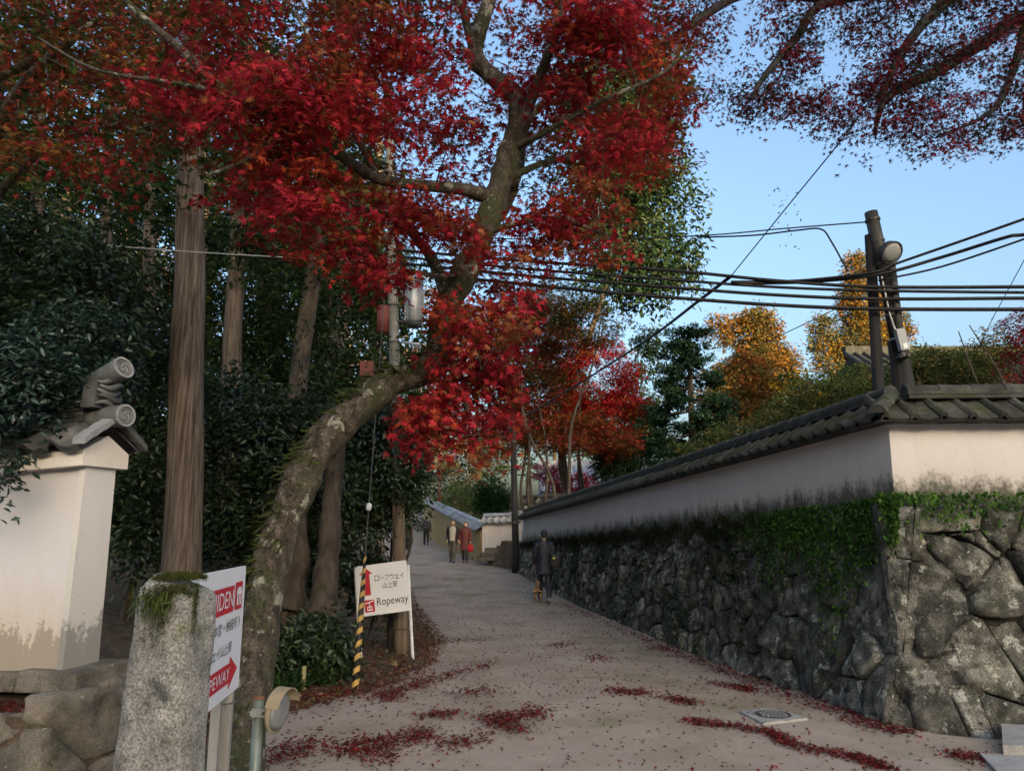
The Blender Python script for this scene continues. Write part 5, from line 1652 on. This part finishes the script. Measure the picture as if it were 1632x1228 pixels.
# leaning root-flared trunks at the back of the bed
for (lb, pts) in (('stub trunk with spreading roots at the back of the bed', [(512, 990, 9.6, 62), (517, 950, 9.7, 44), (521, 900, 9.8, 36), (526, 860, 9.9, 34), (530, 780, 10, 30), (540, 690, 10, 24)]), ('forked grey trunk with flared roots beside the bed', [(455, 975, 9.9, 58), (466, 930, 10, 44), (474, 890, 10, 38), (470, 820, 10.2, 34), (462, 740, 10.3, 26)])):
    c = at(*pts[0][:3]); c.z = G(c.x, c.y)
    t = thing('old_tree', lb, 'tree', c)
    mb = MB(); s_ = limb(mb, pts, 14, .12)
    for a_ in range(5):
        an = a_ * 1.3 + random.random()
        r_ = [Vector(s_[3]), c + Vector((math.cos(an) * .25, math.sin(an) * .25, .1)), c + Vector((math.cos(an) * .6, math.sin(an) * .6, G(c.x + math.cos(an) * .6, c.y + math.sin(an) * .6) - c.z - .03))]
        mb.tube(smooth_line(r_, 4), [.07 - .006 * i for i in range(9)], 7, wob=.1)
    mb.build('trunk', 'bark', t, True)
    P_ = np.array([list(s_[-1])] * 14) + rng.normal(0, .5, (14, 3))
    V, F, C = sprays(P_, .35, 60, T_BROAD, .085, EVER, EW, .8)
    np_mesh('crown', V, F, 'glossy_leaf', t, C)

# sunlit gold and orange trees beyond the wood
for i, (px_, py_, Y, r_, lb) in enumerate([(200, 440, 46, 3.2, 'golden tree glimpsed beyond the wood at the left'), (650, 520, 52, 5.0, 'golden tree beyond the transformer pole'), (560, 620, 58, 4.0, 'yellow tree low behind the camellias'), (330, 760, 50, 2.5, 'orange tree low between the white wall and the cedar'), (760, 560, 60, 4.5, 'yellow tree behind the leaning maple')]):
    c = at(px_, py_, Y); b = Vector((c.x, Y, G(c.x, Y)))
    tree('autumn_tree', lb, 'tree', b, c + Vector((0, 0, r_ * .6)), .25, [(c.x, Y, c.z, r_, r_, r_ * .9), (c.x + r_ * .6, Y, c.z - r_ * .5, r_ * .7, r_ * .7, r_ * .7)], 110, 60, .8, .2, T_TRI, GOLD, [3, 3, 2, 2, 1], twig=.04)

# ------------------------------------------------------------------ trees in the middle and behind the wall
BROWN = [(.20, .055, .02), (.26, .06, .03), (.13, .06, .02), (.10, .075, .025), (.30, .035, .03)]
def mtree(lb, px_, pbase, Y, blobs_px, n, per, leaf, pal, w, r=.18, multi=1, clump=.6, T=T_M5, bark='bark', cat='tree', name='maple_tree', ry=None, top=None, flatz=.35, twig=.03, bend=.2, shell=.4):
    b = at(px_, pbase, Y); base = Vector((b.x, Y, G(b.x, Y)))
    bl = []
    for (x, y, wx, wy) in blobs_px:
        c = at(x, y, Y); bl.append((c.x, Y + random.uniform(-.4, .4), c.z, wx * Y / FPX, (ry or wx * Y / FPX), wy * Y / FPX))
    tp = at(*(top or (blobs_px[0][0], blobs_px[0][1])), Y)
    return tree(name, lb, cat, base, tp, r, bl, n, per, clump, leaf, T, pal, w, 'leaf', bark, multi=multi, flatz=flatz, twig=twig, bend=bend, shell=shell)


mtree('bright scarlet maple beyond the end of the long wall', 925, 790, 33, [(950, 600, 70, 70), (975, 660, 45, 50), (900, 560, 60, 50), (930, 690, 60, 25), (880, 620, 50, 60), (990, 640, 35, 40)], 260, 85, .11, [(.5, .03, .04), (.42, .06, .02), (.3, .03, .03), (.38, .12, .02)], [4, 2, 2, 1.2], .16, 3, .55, top=(940, 600))
mtree('brown and russet maple with slender forked trunks over the far wall', 855, 795, 29.5, [(850, 600, 60, 80), (905, 690, 85, 35), (830, 690, 50, 35), (870, 520, 60, 50), (980, 700, 40, 25), (800, 620, 40, 60)], 260, 80, .11, BROWN, [3, 2, 3, 3, 1.5], .15, 4, .5, top=(865, 560))
mtree('olive green maple spreading behind the red maple crown', 890, 790, 26, [(880, 480, 75, 40), (940, 510, 60, 40), (820, 540, 35, 60)], 110, 70, .09, [(.09, .09, .025), (.14, .10, .03), (.05, .07, .02), (.2, .08, .02)], [3, 2, 2, 1], .12, 2, .5, top=(880, 480))
mtree('grey-green thin tree beyond the couple on the path', 735, 840, 60, [(735, 730, 55, 50), (790, 720, 40, 50), (700, 690, 40, 30)], 120, 55, .16, [(.13, .13, .07), (.18, .15, .08), (.08, .09, .04)], [2, 2, 2], .15, 4, .7, T_TRI, name='slender_tree')
mtree('orange maple low above the far path', 720, 845, 70, [(730, 690, 60, 26), (690, 700, 40, 30)], 90, 60, .18, [(.42, .12, .03), (.34, .2, .05), (.3, .06, .03)], [2, 2, 1], .15, 3, .8)
mtree('dark evergreen closing the far end of the path', 650, 845, 72, [(640, 740, 60, 70), (700, 770, 50, 50), (600, 780, 60, 60), (760, 770, 40, 40)], 190, 60, .26, EVER, EW, .3, 1, 1.0, T_TRI, name='evergreen_tree')
mtree('dark evergreen mass far behind the scarlet maple', 900, 790, 58, [(880, 640, 80, 70), (960, 680, 60, 60), (820, 700, 50, 60)], 200, 60, .24, EVER, EW, .3, 1, 1.0, T_TRI, name='evergreen_tree')
mtree('red maple leaning over the silvery temple roof', 905, 790, 40, [(915, 770, 45, 22), (880, 755, 30, 25), (950, 780, 40, 15)], 60, 60, .13, [(.42, .03, .05), (.3, .03, .05)], [1, 1], .13, 2, .5, top=(905, 740))
mtree('tall broadleaf evergreen with pale green leaves beside the open sky', 905, 790, 36, [(1040, 330, 75, 70), (1060, 420, 60, 50), (1000, 440, 70, 60), (1010, 250, 80, 90), (960, 330, 70, 110), (1030, 150, 60, 70), (950, 180, 90, 90)], 330, 80, .30, [(.035, .07, .03), (.05, .09, .04), (.025, .05, .022), (.08, .10, .045)], [3, 2, 3, 1], .25, 1, 1.0, T_BROAD, name='evergreen_tree', top=(985, 200), flatz=.8, twig=.05, ry=2.4)
mtree('dark green conifer behind the far end of the wall left of the pine', 1030, 790, 42, [(1030, 640, 30, 90), (1035, 560, 20, 50), (1020, 700, 40, 50)], 110, 70, .22, [(.02, .04, .022), (.035, .06, .03)], [2, 1], .2, 1, .7, T_BROAD, name='conifer')
mtree('orange-topped cedar beyond the pine', 1200, 790, 42, [(1200, 530, 38, 42), (1215, 590, 50, 50), (1170, 630, 60, 50), (1250, 570, 26, 24), (1150, 530, 22, 24)], 320, 100, .15, [(.26, .14, .025), (.22, .11, .025), (.14, .10, .035), (.08, .09, .03)], [3, 3, 3, 3], .25, 1, .6, T_TRI, name='autumn_tree', shell=.6, flatz=.8)
mtree('russet bushy tree between the pine and the orange-topped cedar', 1195, 790, 34, [(1190, 600, 50, 40), (1200, 660, 70, 50)], 110, 70, .13, [(.17, .08, .025), (.2, .06, .02), (.10, .09, .03)], [2, 1, 2], .15, 2, .6)
mtree('tall orange and green cypress standing against the sky', 1375, 790, 45, [(1368, 430, 22, 26), (1372, 485, 36, 40), (1378, 545, 50, 42), (1320, 560, 26, 36), (1380, 610, 60, 40), (1430, 530, 20, 40), (1310, 520, 16, 22)], 480, 100, .14, [(.28, .16, .025), (.22, .13, .025), (.12, .12, .05), (.075, .10, .055), (.26, .10, .02)], [3, 3, 4, 4, 1.5], .3, 1, .5, T_TRI, name='cypress_tree', top=(1366, 405), shell=.65, flatz=.9)
mtree('yellowing bush between the cypress and the russet tree', 1285, 790, 30, [(1275, 620, 36, 26), (1300, 650, 50, 36)], 90, 70, .13, [(.28, .19, .02), (.14, .13, .03), (.07, .09, .025)], [2, 2, 2], .12, 2, .5, T_TRI)
OL = [(.10, .13, .04), (.15, .15, .05), (.07, .10, .03), (.20, .14, .05)]
mtree('olive-leaved thin tree spreading behind the lamp pole', 1510, 700, 15, [(1500, 600, 70, 40), (1560, 590, 60, 36), (1440, 610, 50, 36), (1400, 625, 45, 30), (1590, 560, 50, 26), (1480, 570, 40, 24)], 200, 90, .055, OL, [3, 2, 2, 1], .07, 3, .32, T_TRI, name='garden_tree', twig=.010)
mtree('olive garden tree behind the tile roof left of the steel pole', 1330, 720, 17, [(1330, 620, 60, 34), (1270, 650, 50, 30), (1370, 600, 30, 30)], 120, 80, .06, OL, [3, 2, 2, 1], .07, 3, .35, T_TRI, name='garden_tree', twig=.010)
mtree('low mixed shrubbery tree behind the middle of the tile roof', 1190, 760, 20, [(1190, 690, 60, 24), (1130, 710, 50, 20), (1240, 670, 40, 24)], 100, 70, .07, OL, [2, 3, 2, 1], .07, 3, .4, T_TRI, name='garden_tree', twig=.010)
mtree('red maple at the right behind the short wall face', 1660, 700, 13, [(1625, 520, 30, 30), (1650, 620, 40, 40), (1680, 560, 50, 60)], 80, 80, .045, [(.34, .02, .03), (.2, .02, .02), (.1, .05, .02)], [3, 2, 1], .06, 2, .3, twig=.009)

# --- the clipped pine: whorls of flat needle pads on a straight trunk
Yp = 30
b = at(1100, 790, Yp); base = Vector((b.x, Yp, G(b.x, Yp))); tp = at(1097, 520, Yp)
pt = thing('pine_tree', 'dark green pine in flat tiers standing behind the long wall', 'tree', base)
mb = MB(); mb.tube([base - Vector((0, 0, .3)), base + (tp - base) * .5 + Vector((.08, 0, 0)), tp], [.2, .15, .05], 12, wob=.1)
PC = []
for i, y_ in enumerate(np.linspace(528, 735, 12)):
    c = at(1098, y_, Yp)
    wmax = (28 + 62 * (i / 11) ** .8) * Yp / FPX
    for k in range(9 + i):
        a_ = random.random() * 6.28
        rr = wmax * random.uniform(.35, 1.0)
        q = Vector((c.x + math.cos(a_) * rr, c.y + math.sin(a_) * rr, c.z - .1 * rr + random.gauss(0, .06)))
        PC.append(q[:])
        if k % 2 == 0: mb.tube([Vector((c.x, c.y, c.z + .1)), Vector((c.x, c.y, c.z)) * .5 + q * .5 + Vector((0, 0, .08)), q], [.04, .03, .012], 5)
mb.build('trunk', 'bark', pt, True)
V, F, C = sprays(np.array(PC), .36, 190, T_BROAD, .13, [(.025, .055, .032), (.04, .08, .042), (.055, .10, .045)], [3, 2, 1], .4, .1, .2)
np_mesh('crown', V, F, 'leaf', pt, C)

# ------------------------------------------------------------------ fallen leaves
D = [([(1110, 1150), (1180, 1160), (1260, 1183), (1340, 1208), (1420, 1226)], 1500, .045), ([(900, 962), (1000, 1008), (1100, 1048), (1200, 1085), (1330, 1132), (1420, 1165)], 2600, .09),
     ([(700, 1023), (765, 1019)], 220, .10), ([(600, 1116), (640, 1102), (700, 1080), (790, 1056)], 900, .08), ([(560, 1195), (640, 1183), (665, 1168)], 800, .09), ([(580, 1190), (600, 1215)], 300, .08),
     ([(770, 1143), (815, 1148), (850, 1132)], 700, .09), ([(810, 1150), (818, 1168)], 260, .07), ([(400, 1215), (470, 1196), (520, 1190)], 600, .12), ([(660, 1142), (718, 1138)], 240, .06), ([(940, 1056), (962, 1045)], 220, .09),
     ([(980, 1102), (1045, 1106)], 380, .07), ([(1050, 1112), (1105, 1122)], 300, .06), ([(1140, 1090), (1205, 1103)], 420, .06), ([(570, 1105), (640, 1098), (690, 1072)], 500, .14), ([(740, 1108), (800, 1100)], 260, .09), ([(870, 1030), (905, 1026)], 160, .1),
     ([(1500, 1205), (1560, 1210)], 260, .05), ([(1410, 1160), (1430, 1168)], 160, .06), ([(1590, 1150), (1632, 1158)], 200, .06), ([(430, 1120), (520, 1110), (580, 1100)], 500, .16), ([(720, 1188), (770, 1180)], 260, .08), ([(1040, 1030), (1070, 1040)], 150, .08)]
LP, LC = [], []
for pts, n, s_ in D:
    W = [on_ground(*q_) for q_ in pts]
    for _ in range(n):
        i = random.randrange(len(W) - 1); t = random.random()
        p_ = W[i] + (W[i + 1] - W[i]) * t
        LP.append((p_.x + random.gauss(0, s_ * 1.1) + .08 * math.sin(p_.y * 9), p_.y + random.gauss(0, s_ * 1.7)))
for _ in range(7000):
    y = 3 + 24 * random.random() ** 1.7
    LP.append((random.uniform(float(xl(y)) - .3, min(float(xr(y)), 5) + .05), y))
for _ in range(2600):
    y = 6 + 16 * random.random()
    LP.append((float(xl(y)) + .25 - abs(random.gauss(0, .55)), y))
LP = np.array(LP); n = len(LP)
P = np.stack([LP[:, 0], LP[:, 1], gz(LP[:, 0], LP[:, 1]) + .014 + rng.random(n) * .012], 1)
nr = np.tile([0, 0, 1.0], (n, 1)) + rng.normal(0, .35, (n, 3))
yd = rng.normal(0, 1, (n, 3)) * [1, 1, .25]
V, F, C = leaves(T_M5, P, yd, nr, .027 * (.6 + .7 * rng.random(n)), palette_pick([(.16, .018, .022), (.10, .016, .016), (.22, .03, .03), (.10, .05, .025), (.06, .03, .02)], [4, 3, 1.5, 1.5, 1.5], n, .35))
tag(np_mesh('fallen_leaves', V, F, 'litter', None, C), 'crimson fallen maple leaves in drifts on the sandy path', 'leaves', kind='stuff')
n = 9000                                        # brown litter over the planted bed and its soft edge
yy = 6.3 + 14 * rng.random(n) ** 1.5
xx = xl(yy) + .18 - np.abs(rng.normal(0, 1.3, n))
P = np.stack([xx, yy, gz(xx, yy) + .008 + .02 * rng.random(n)], 1)
V, F, C = leaves(T_TRI, P, rng.normal(0, 1, (n, 3)) * [1, 1, .4], np.tile([0, 0, 1.0], (n, 1)) + rng.normal(0, .5, (n, 3)), .045 * (.5 + .9 * rng.random(n)), palette_pick([(.15, .095, .055), (.10, .065, .04), (.20, .14, .085), (.13, .04, .03), (.06, .07, .025)], [3, 3, 2, 1.5, 1], n, .3))
tag(np_mesh('leaf_litter', V, F, 'litter', None, C), 'brown leaf litter covering the planted bed at the path edge', 'leaf litter', kind='stuff')
n = 2600                                        # litter on the ledge of the white wall's base
aa, bb = rng.random(n) * 2.6 - .2, -.36 + .26 * rng.random(n)
P = np.array([lwp(a_, b_, 0)[:] for a_, b_ in zip(aa, bb)]); P[:, 2] = zb - .19 - .0 * aa + .012 + .02 * rng.random(n)
V, F, C = leaves(T_M5, P, rng.normal(0, 1, (n, 3)) * [1, 1, .3], np.tile([0, 0, 1.0], (n, 1)) + rng.normal(0, .4, (n, 3)), .026 * (.6 + .7 * rng.random(n)), palette_pick([(.14, .02, .02), (.10, .03, .02), (.07, .035, .02)], [3, 2, 2], n, .3))
tag(np_mesh('fallen_leaves', V, F, 'litter', None, C), 'red leaf litter lying on the ledge under the white wall', 'leaves', kind='stuff')

# ------------------------------------------------------------------ people and the dog
def fuse(name, mb, mat, parent, vox=.014, smooth_it=3):
    """one continuous skin from overlapping lofts"""
    me = bpy.data.meshes.new('tmp')
    me.from_pydata([tuple(v) for v in mb.V], [], mb.F)
    o = bpy.data.objects.new('tmp', me)
    COL.objects.link(o)
    md = o.modifiers.new('r', 'REMESH'); md.mode = 'VOXEL'; md.voxel_size = vox
    sm = o.modifiers.new('s', 'SMOOTH'); sm.iterations = smooth_it; sm.factor = .5
    dg = bpy.context.evaluated_depsgraph_get(); dg.update()
    res = bpy.data.meshes.new_from_object(o.evaluated_get(dg))
    bpy.data.objects.remove(o)
    off = root_loc(parent)
    res.transform(Matrix.Translation(-off))
    res.materials.clear()
    return link_mesh(name, res, mat, parent, True)


def ell_ring(c, rx, ry, fw, rt, n=16, e=2.3):
    out = []
    for j in range(n):
        a = 2 * math.pi * j / n
        ca, sa = math.cos(a), math.sin(a)
        k = (abs(ca) ** e + abs(sa) ** e) ** (-1 / e)
        out.append(c + rt * (ca * rx * k) + fw * (sa * ry * k))
    return out


def person(label, foot, yaw, H, stride, coat, trousers, shoes, hem=.62, hair='hair', long_hair=False, shirt=None, cap=None, bag=None, arms=((.06, 0), (-.06, 0)), open_coat=False, cat='person', lean=0):
    s = H / 1.70
    foot = Vector(foot)
    t = thing('person', label, cat, foot)
    fw = Vector((-math.sin(yaw), math.cos(yaw), 0)); rt = Vector((fw.y, -fw.x, 0))
    def J(x, y, z): return foot + (rt * x + fw * (y + lean * z)) * s + Vector((0, 0, z * s))
    def ring(z, rx, ry, y=0, x=0): return ell_ring(J(x, y, z), rx * s, ry * s, fw, rt)
    legs, armj = [], []
    for sd, st in ((-1, stride), (1, -stride)):
        hip, knee, ank = J(.085 * sd, 0, .90), J(.09 * sd, st * .45 + .05, .49), J(.085 * sd, st, .085 + max(0, -st) * .22)
        legs.append((hip, knee, ank, st))
    for sd, (sw, bend) in zip((-1, 1), arms):
        sh, el, wr = J(.175 * sd, 0, 1.385), J(.235 * sd, sw * .5 - .02, 1.12), J((.245 - bend * .12) * sd, sw + .04 + bend * .18, .89 + bend * .2)
        armj.append((sh, el, wr, sd))
    # body: one continuous figure
    mb = MB()
    mb.rings([ring(z, a, b, y) for z, a, b, y in ((1.475, .035, .045, .03), (1.495, .058, .075, .02), (1.54, .070, .090, .012), (1.59, .075, .096, .006), (1.64, .072, .092, 0), (1.68, .054, .070, -.004), (1.70, .02, .03, -.006))])
    mb.rings([ring(z, a, a, -.005) for z, a in ((1.37, .062), (1.43, .052), (1.50, .05))])
    mb.rings([ring(z, a, b) for z, a, b in ((.84, .14, .1), (.95, .15, .105), (1.08, .13, .095), (1.22, .155, .105), (1.34, .175, .1), (1.40, .12, .075))])
    mb.tube([J(0, .10, 1.572), J(0, .122, 1.552), J(0, .10, 1.540)], [.008 * s, .014 * s, .012 * s], 8)     # nose
    for sd in (-1, 1): mb.tube([J(.070 * sd, 0, 1.60), J(.084 * sd, -.005, 1.585), J(.074 * sd, 0, 1.55)], [.010 * s, .014 * s, .009 * s], 7)
    for hip, knee, ank, st in legs: mb.tube([hip, (hip + knee) / 2, knee, (knee * .6 + ank * .4), ank], [.078 * s, .07 * s, .052 * s, .052 * s, .036 * s], 10)
    for sh, el, wr, sd in armj:
        mb.tube([sh, (sh + el) / 2, el, wr], [.05 * s, .045 * s, .038 * s, .027 * s], 9)
        d = (wr - el).normalized()
        mb.tube([wr, wr + d * .045 * s, wr + d * .085 * s], [.026 * s, .038 * s, .036 * s], 8, ell=.6)
        for k, L in enumerate((.062, .075, .08, .07)):
            q = wr + d * .08 * s + fw * ((k - 1.5) * .019 * s)
            mb.tube([q, q + d * L * .55 * s, q + (d * L * .95 - rt * sd * .015) * s], [.0095 * s, .009 * s, .007 * s], 6)
        q = wr + d * .03 * s + fw * .03 * s
        mb.tube([q, q + (d * .035 + fw * .022) * s, q + (d * .065 + fw * .024) * s], [.012 * s, .011 * s, .008 * s], 6)
    fuse('body', mb, 'skin', t, .011 * s, 2)
    for sd in (-1, 1):
        mb = MB(); mb.tube([J(.03 * sd, .088, 1.588), J(.03 * sd, .096, 1.588)], [.011 * s, .008 * s], 8); mb.build('eye', 'ink', t)
    mb = MB(); mb.tube([J(-.022, .093, 1.515), J(0, .098, 1.513), J(.022, .093, 1.515)], .0045 * s, 5); mb.build('mouth', 'red_box', t)
    # hair
    mb = MB()
    rows = [(1.53 if not long_hair else 1.36, .066, .055, -.045), (1.57, .078, .068, -.036), (1.62, .083, .088, -.016), (1.665, .078, .088, -.008), (1.70, .052, .062, -.008), (1.715, .015, .02, -.01)]
    if long_hair: rows = [(1.34, .07, .03, -.07), (1.44, .085, .045, -.06)] + rows[1:]
    mb.rings([ring(z, a, b, y) for z, a, b, y in rows])
    fuse('hair', mb, hair, t, .012, 2)
    if cap:
        mb = MB(); mb.rings([ring(z, a, b, -.003) for z, a, b in ((1.615, .087, .105), (1.66, .086, .102), (1.70, .066, .08), (1.722, .02, .03))]); fuse('hat', mb, cap, t, .012, 2)
    # trousers and shoes
    mb = MB()
    mb.rings([ring(z, a, b) for z, a, b in ((.80, .135, .1), (.88, .155, .115), (.97, .15, .11))])
    for hip, knee, ank, st in legs: mb.tube([hip, (hip + knee) / 2, knee, (knee + ank) / 2, ank + Vector((0, 0, .01))], [.095 * s, .086 * s, .070 * s, .066 * s, .058 * s], 12)
    fuse('trousers', mb, trousers, t, .014, 3)
    for hip, knee, ank, st in legs:
        mb = MB(); pit = -.5 if st < -.05 else 0
        tip = (fw * .17 + Vector((0, 0, -.05 + pit * .06))) * s
        b = ank + Vector((0, 0, -.04)) * s
        mb.tube([b - fw * .07 * s, b - fw * .04 * s, b + tip * .35, b + tip * .8, b + tip], [.025 * s, .042 * s, .046 * s, .04 * s, .02 * s], 10, ell=.8)
        fuse('shoe', mb, shoes, t, .010, 2)
    # upper garments
    if shirt:
        mb = MB(); mb.rings([ring(z, a, b, y) for z, a, b, y in ((.86, .155, .12, .012), (1.05, .15, .115, .015), (1.25, .165, .125, .012), (1.38, .165, .1, .008), (1.44, .07, .065, .01))]); fuse('shirt', mb, shirt, t, .014, 2)
    mb = MB()
    hz = 1.0 - hem
    if open_coat:
        for sd in (-1, 1): mb.rings([ell_ring(J(.115 * sd, -.022, z), a * s, b * s, fw, rt) for z, a, b in ((hz, .085, .135), (hz + .2, .08, .125), (1.1, .075, .12), (1.3, .085, .115), (1.42, .07, .08))])
        mb.rings([ring(z, a, .05, -.085) for z, a in ((hz, .17), (1.1, .15), (1.3, .17), (1.43, .1))])
    else:
        mb.rings([ring(z, a, b, y) for z, a, b, y in ((hz, .215, .165, .0), (hz + .06, .213, .163, 0), (.85, .195, .15, 0), (1.05, .178, .135, 0), (1.22, .19, .135, 0), (1.34, .198, .125, 0), (1.41, .15, .095, 0), (1.46, .075, .075, -.005), (1.475, .068, .07, -.008))])
    for sh, el, wr, sd in armj: mb.tube([sh - rt * sd * .04 * s, sh, (sh + el) / 2, el, (el + wr) / 2, wr + (wr - el).normalized() * .01], [.06 * s, .074 * s, .068 * s, .06 * s, .054 * s, .048 * s], 12)
    fuse('coat', mb, coat, t, .013, 3)
    if bag:
        mat, sd, z, kind = bag
        if kind == 'shoulder':
            c = J(.26 * sd, -.12, z)
            mb = MB(); mb.rings([ell_ring(c + Vector((0, 0, dz * s)), a * s, b * s, fw, rt, 16, 4) for dz, a, b in ((-.17, .11, .05), (-.15, .145, .075), (0, .15, .085), (.12, .13, .075), (.15, .10, .05))]); fuse('bag', mb, mat, t, .012, 2)
            mb = MB(); mb.tube(smooth_line([J(.25 * sd, -.17, z + .1), J(.08 * sd, -.165, 1.22), J(-.10 * sd, -.10, 1.44), J(-.13 * sd, .06, 1.42), J(.0, .16, 1.2), J(.22 * sd, .10, z + .12)], 5), .014, 6); mb.build('strap', 'slate', t)
            mb = MB(); q = J(.20 * sd, -.215, z + .05); mb.rings([[q + rt * (math.cos(6.28 * j / 12) * .034 * r_) + Vector((0, 0, math.sin(6.28 * j / 12) * .034 * r_)) - fw * dd for j in range(12)] for dd, r_ in ((0, .5), (.01, .9), (.03, 1), (.05, .8), (.06, .3))]); mb.build('bag_charm', 'tennis', t, True)
        else:
            wr = armj[0 if sd < 0 else 1][2]
            c = wr - Vector((0, 0, .30 * s))
            mb = MB(); mb.rings([ell_ring(c + Vector((0, 0, dz)), a, b, fw, rt, 16, 5) for dz, a, b in ((-.15, .10, .05), (0, .125, .065), (.13, .115, .05))]); mb.build('bag', mat, t, True)
            mb = MB(); mb.tube(smooth_line([c + rt * .08 + Vector((0, 0, .12)), wr - Vector((0, 0, .09)), c - rt * .08 + Vector((0, 0, .12))], 5), .009, 6); mb.build('bag_handle', mat, t)
    return t


def stand(px_, py_, Y):
    v = at(px_, py_, Y); return Vector((v.x, Y, G(v.x, Y) + .008))


person('walker in a long navy coat with a black shoulder bag beside the stone wall', stand(868, 958, 18.9), R(4), 1.72, .22, 'navy', 'jeans', 'shoe', .34, bag=('black_cloth', 1, 1.0, 'shoulder'), cap='hair', arms=((.06, .1), (-.05, .2)))
person('person in black open jacket over pale knit beside the maroon coat', stand(721, 896, 32), R(178), 1.74, .18, 'black_cloth', 'olive', 'black_cloth', .30, shirt='knit', open_coat=True, arms=((.10, .1), (-.08, .1)))
person('person in a maroon knee-length coat carrying a red bag', stand(741, 896, 31.8), R(176), 1.66, .12, 'maroon', 'jeans', 'red_box', .48, long_hair=True, bag=('red_bag', -1, .6, 'hand'), arms=((.05, .1), (-.05, .1)))
person('person in dark blue jacket walking away up the far path', stand(679, 869, 47), R(10), 1.74, .24, 'slate', 'black_cloth', 'black_cloth', .12, arms=((.12, .1), (-.12, .1)))
person('person in black with a satchel half hidden by the transformer pole', stand(649, 880, 40), R(175), 1.68, .15, 'black_cloth', 'black_cloth', 'shoe', .35, long_hair=True, bag=('navy', 1, .95, 'shoulder'))

db = stand(857, 950, 19.2)
dg_ = thing('dog', 'small tan dog trotting on the left of the navy-coated walker', 'dog', db)
mb = MB()
def DJ(x, y, z): return db + Vector((x, y, z))
mb.tube([DJ(0, -.20, .30), DJ(0, -.13, .305), DJ(0, .02, .30), DJ(0, .15, .29), DJ(0, .22, .32)], [.05, .085, .08, .10, .07], 14)
mb.tube([DJ(0, .19, .33), DJ(0, .25, .41), DJ(0, .28, .45)], [.075, .058, .05], 12)
mb.tube([DJ(0, .24, .455), DJ(0, .29, .465), DJ(0, .34, .45), DJ(0, .40, .43), DJ(0, .415, .43)], [.045, .066, .055, .030, .018], 12)
for sd in (-1, 1):
    mb.tube([DJ(.045 * sd, .27, .50), DJ(.055 * sd, .265, .56)], [.028, .006], 6)
    mb.tube([DJ(.06 * sd, .16, .30), DJ(.065 * sd, .16 + .03 * sd, .17), DJ(.065 * sd, .17 + .05 * sd, .09), DJ(.065 * sd, .18 + .05 * sd, .015), DJ(.065 * sd, .21 + .05 * sd, .012)], [.05, .034, .026, .024, .02], 9)
    mb.tube([DJ(.06 * sd, -.15, .28), DJ(.07 * sd, -.09 - .03 * sd, .19), DJ(.068 * sd, -.20 - .05 * sd, .11), DJ(.065 * sd, -.18 - .06 * sd, .015), DJ(.065 * sd, -.15 - .06 * sd, .012)], [.068, .046, .026, .023, .02], 9)
mb.tube(smooth_line([DJ(0, -.21, .34), DJ(0, -.27, .42), DJ(0, -.24, .49), DJ(.02, -.18, .48)], 4), [.03] * 4 + [.036] * 6 + [.02] * 3, 9)
fuse('body', mb, 'fur', dg_, .011, 2)
mb = MB(); mb.tube([DJ(0, .418, .437), DJ(0, .428, .435)], [.014, .008], 8); mb.build('nose', 'ink', dg_)
for sd in (-1, 1):
    mb = MB(); mb.tube([DJ(.032 * sd, .335, .483), DJ(.036 * sd, .342, .485)], [.009, .006], 7); mb.build('eye', 'ink', dg_)
mb = MB(); mb.tube([DJ(.06 * math.cos(a), .235 + .02 * math.cos(a) + .015, .385 + .06 * math.sin(a)) for a in np.linspace(0, 6.28, 14)], .008, 5); mb.build('collar', 'red_bag', dg_)
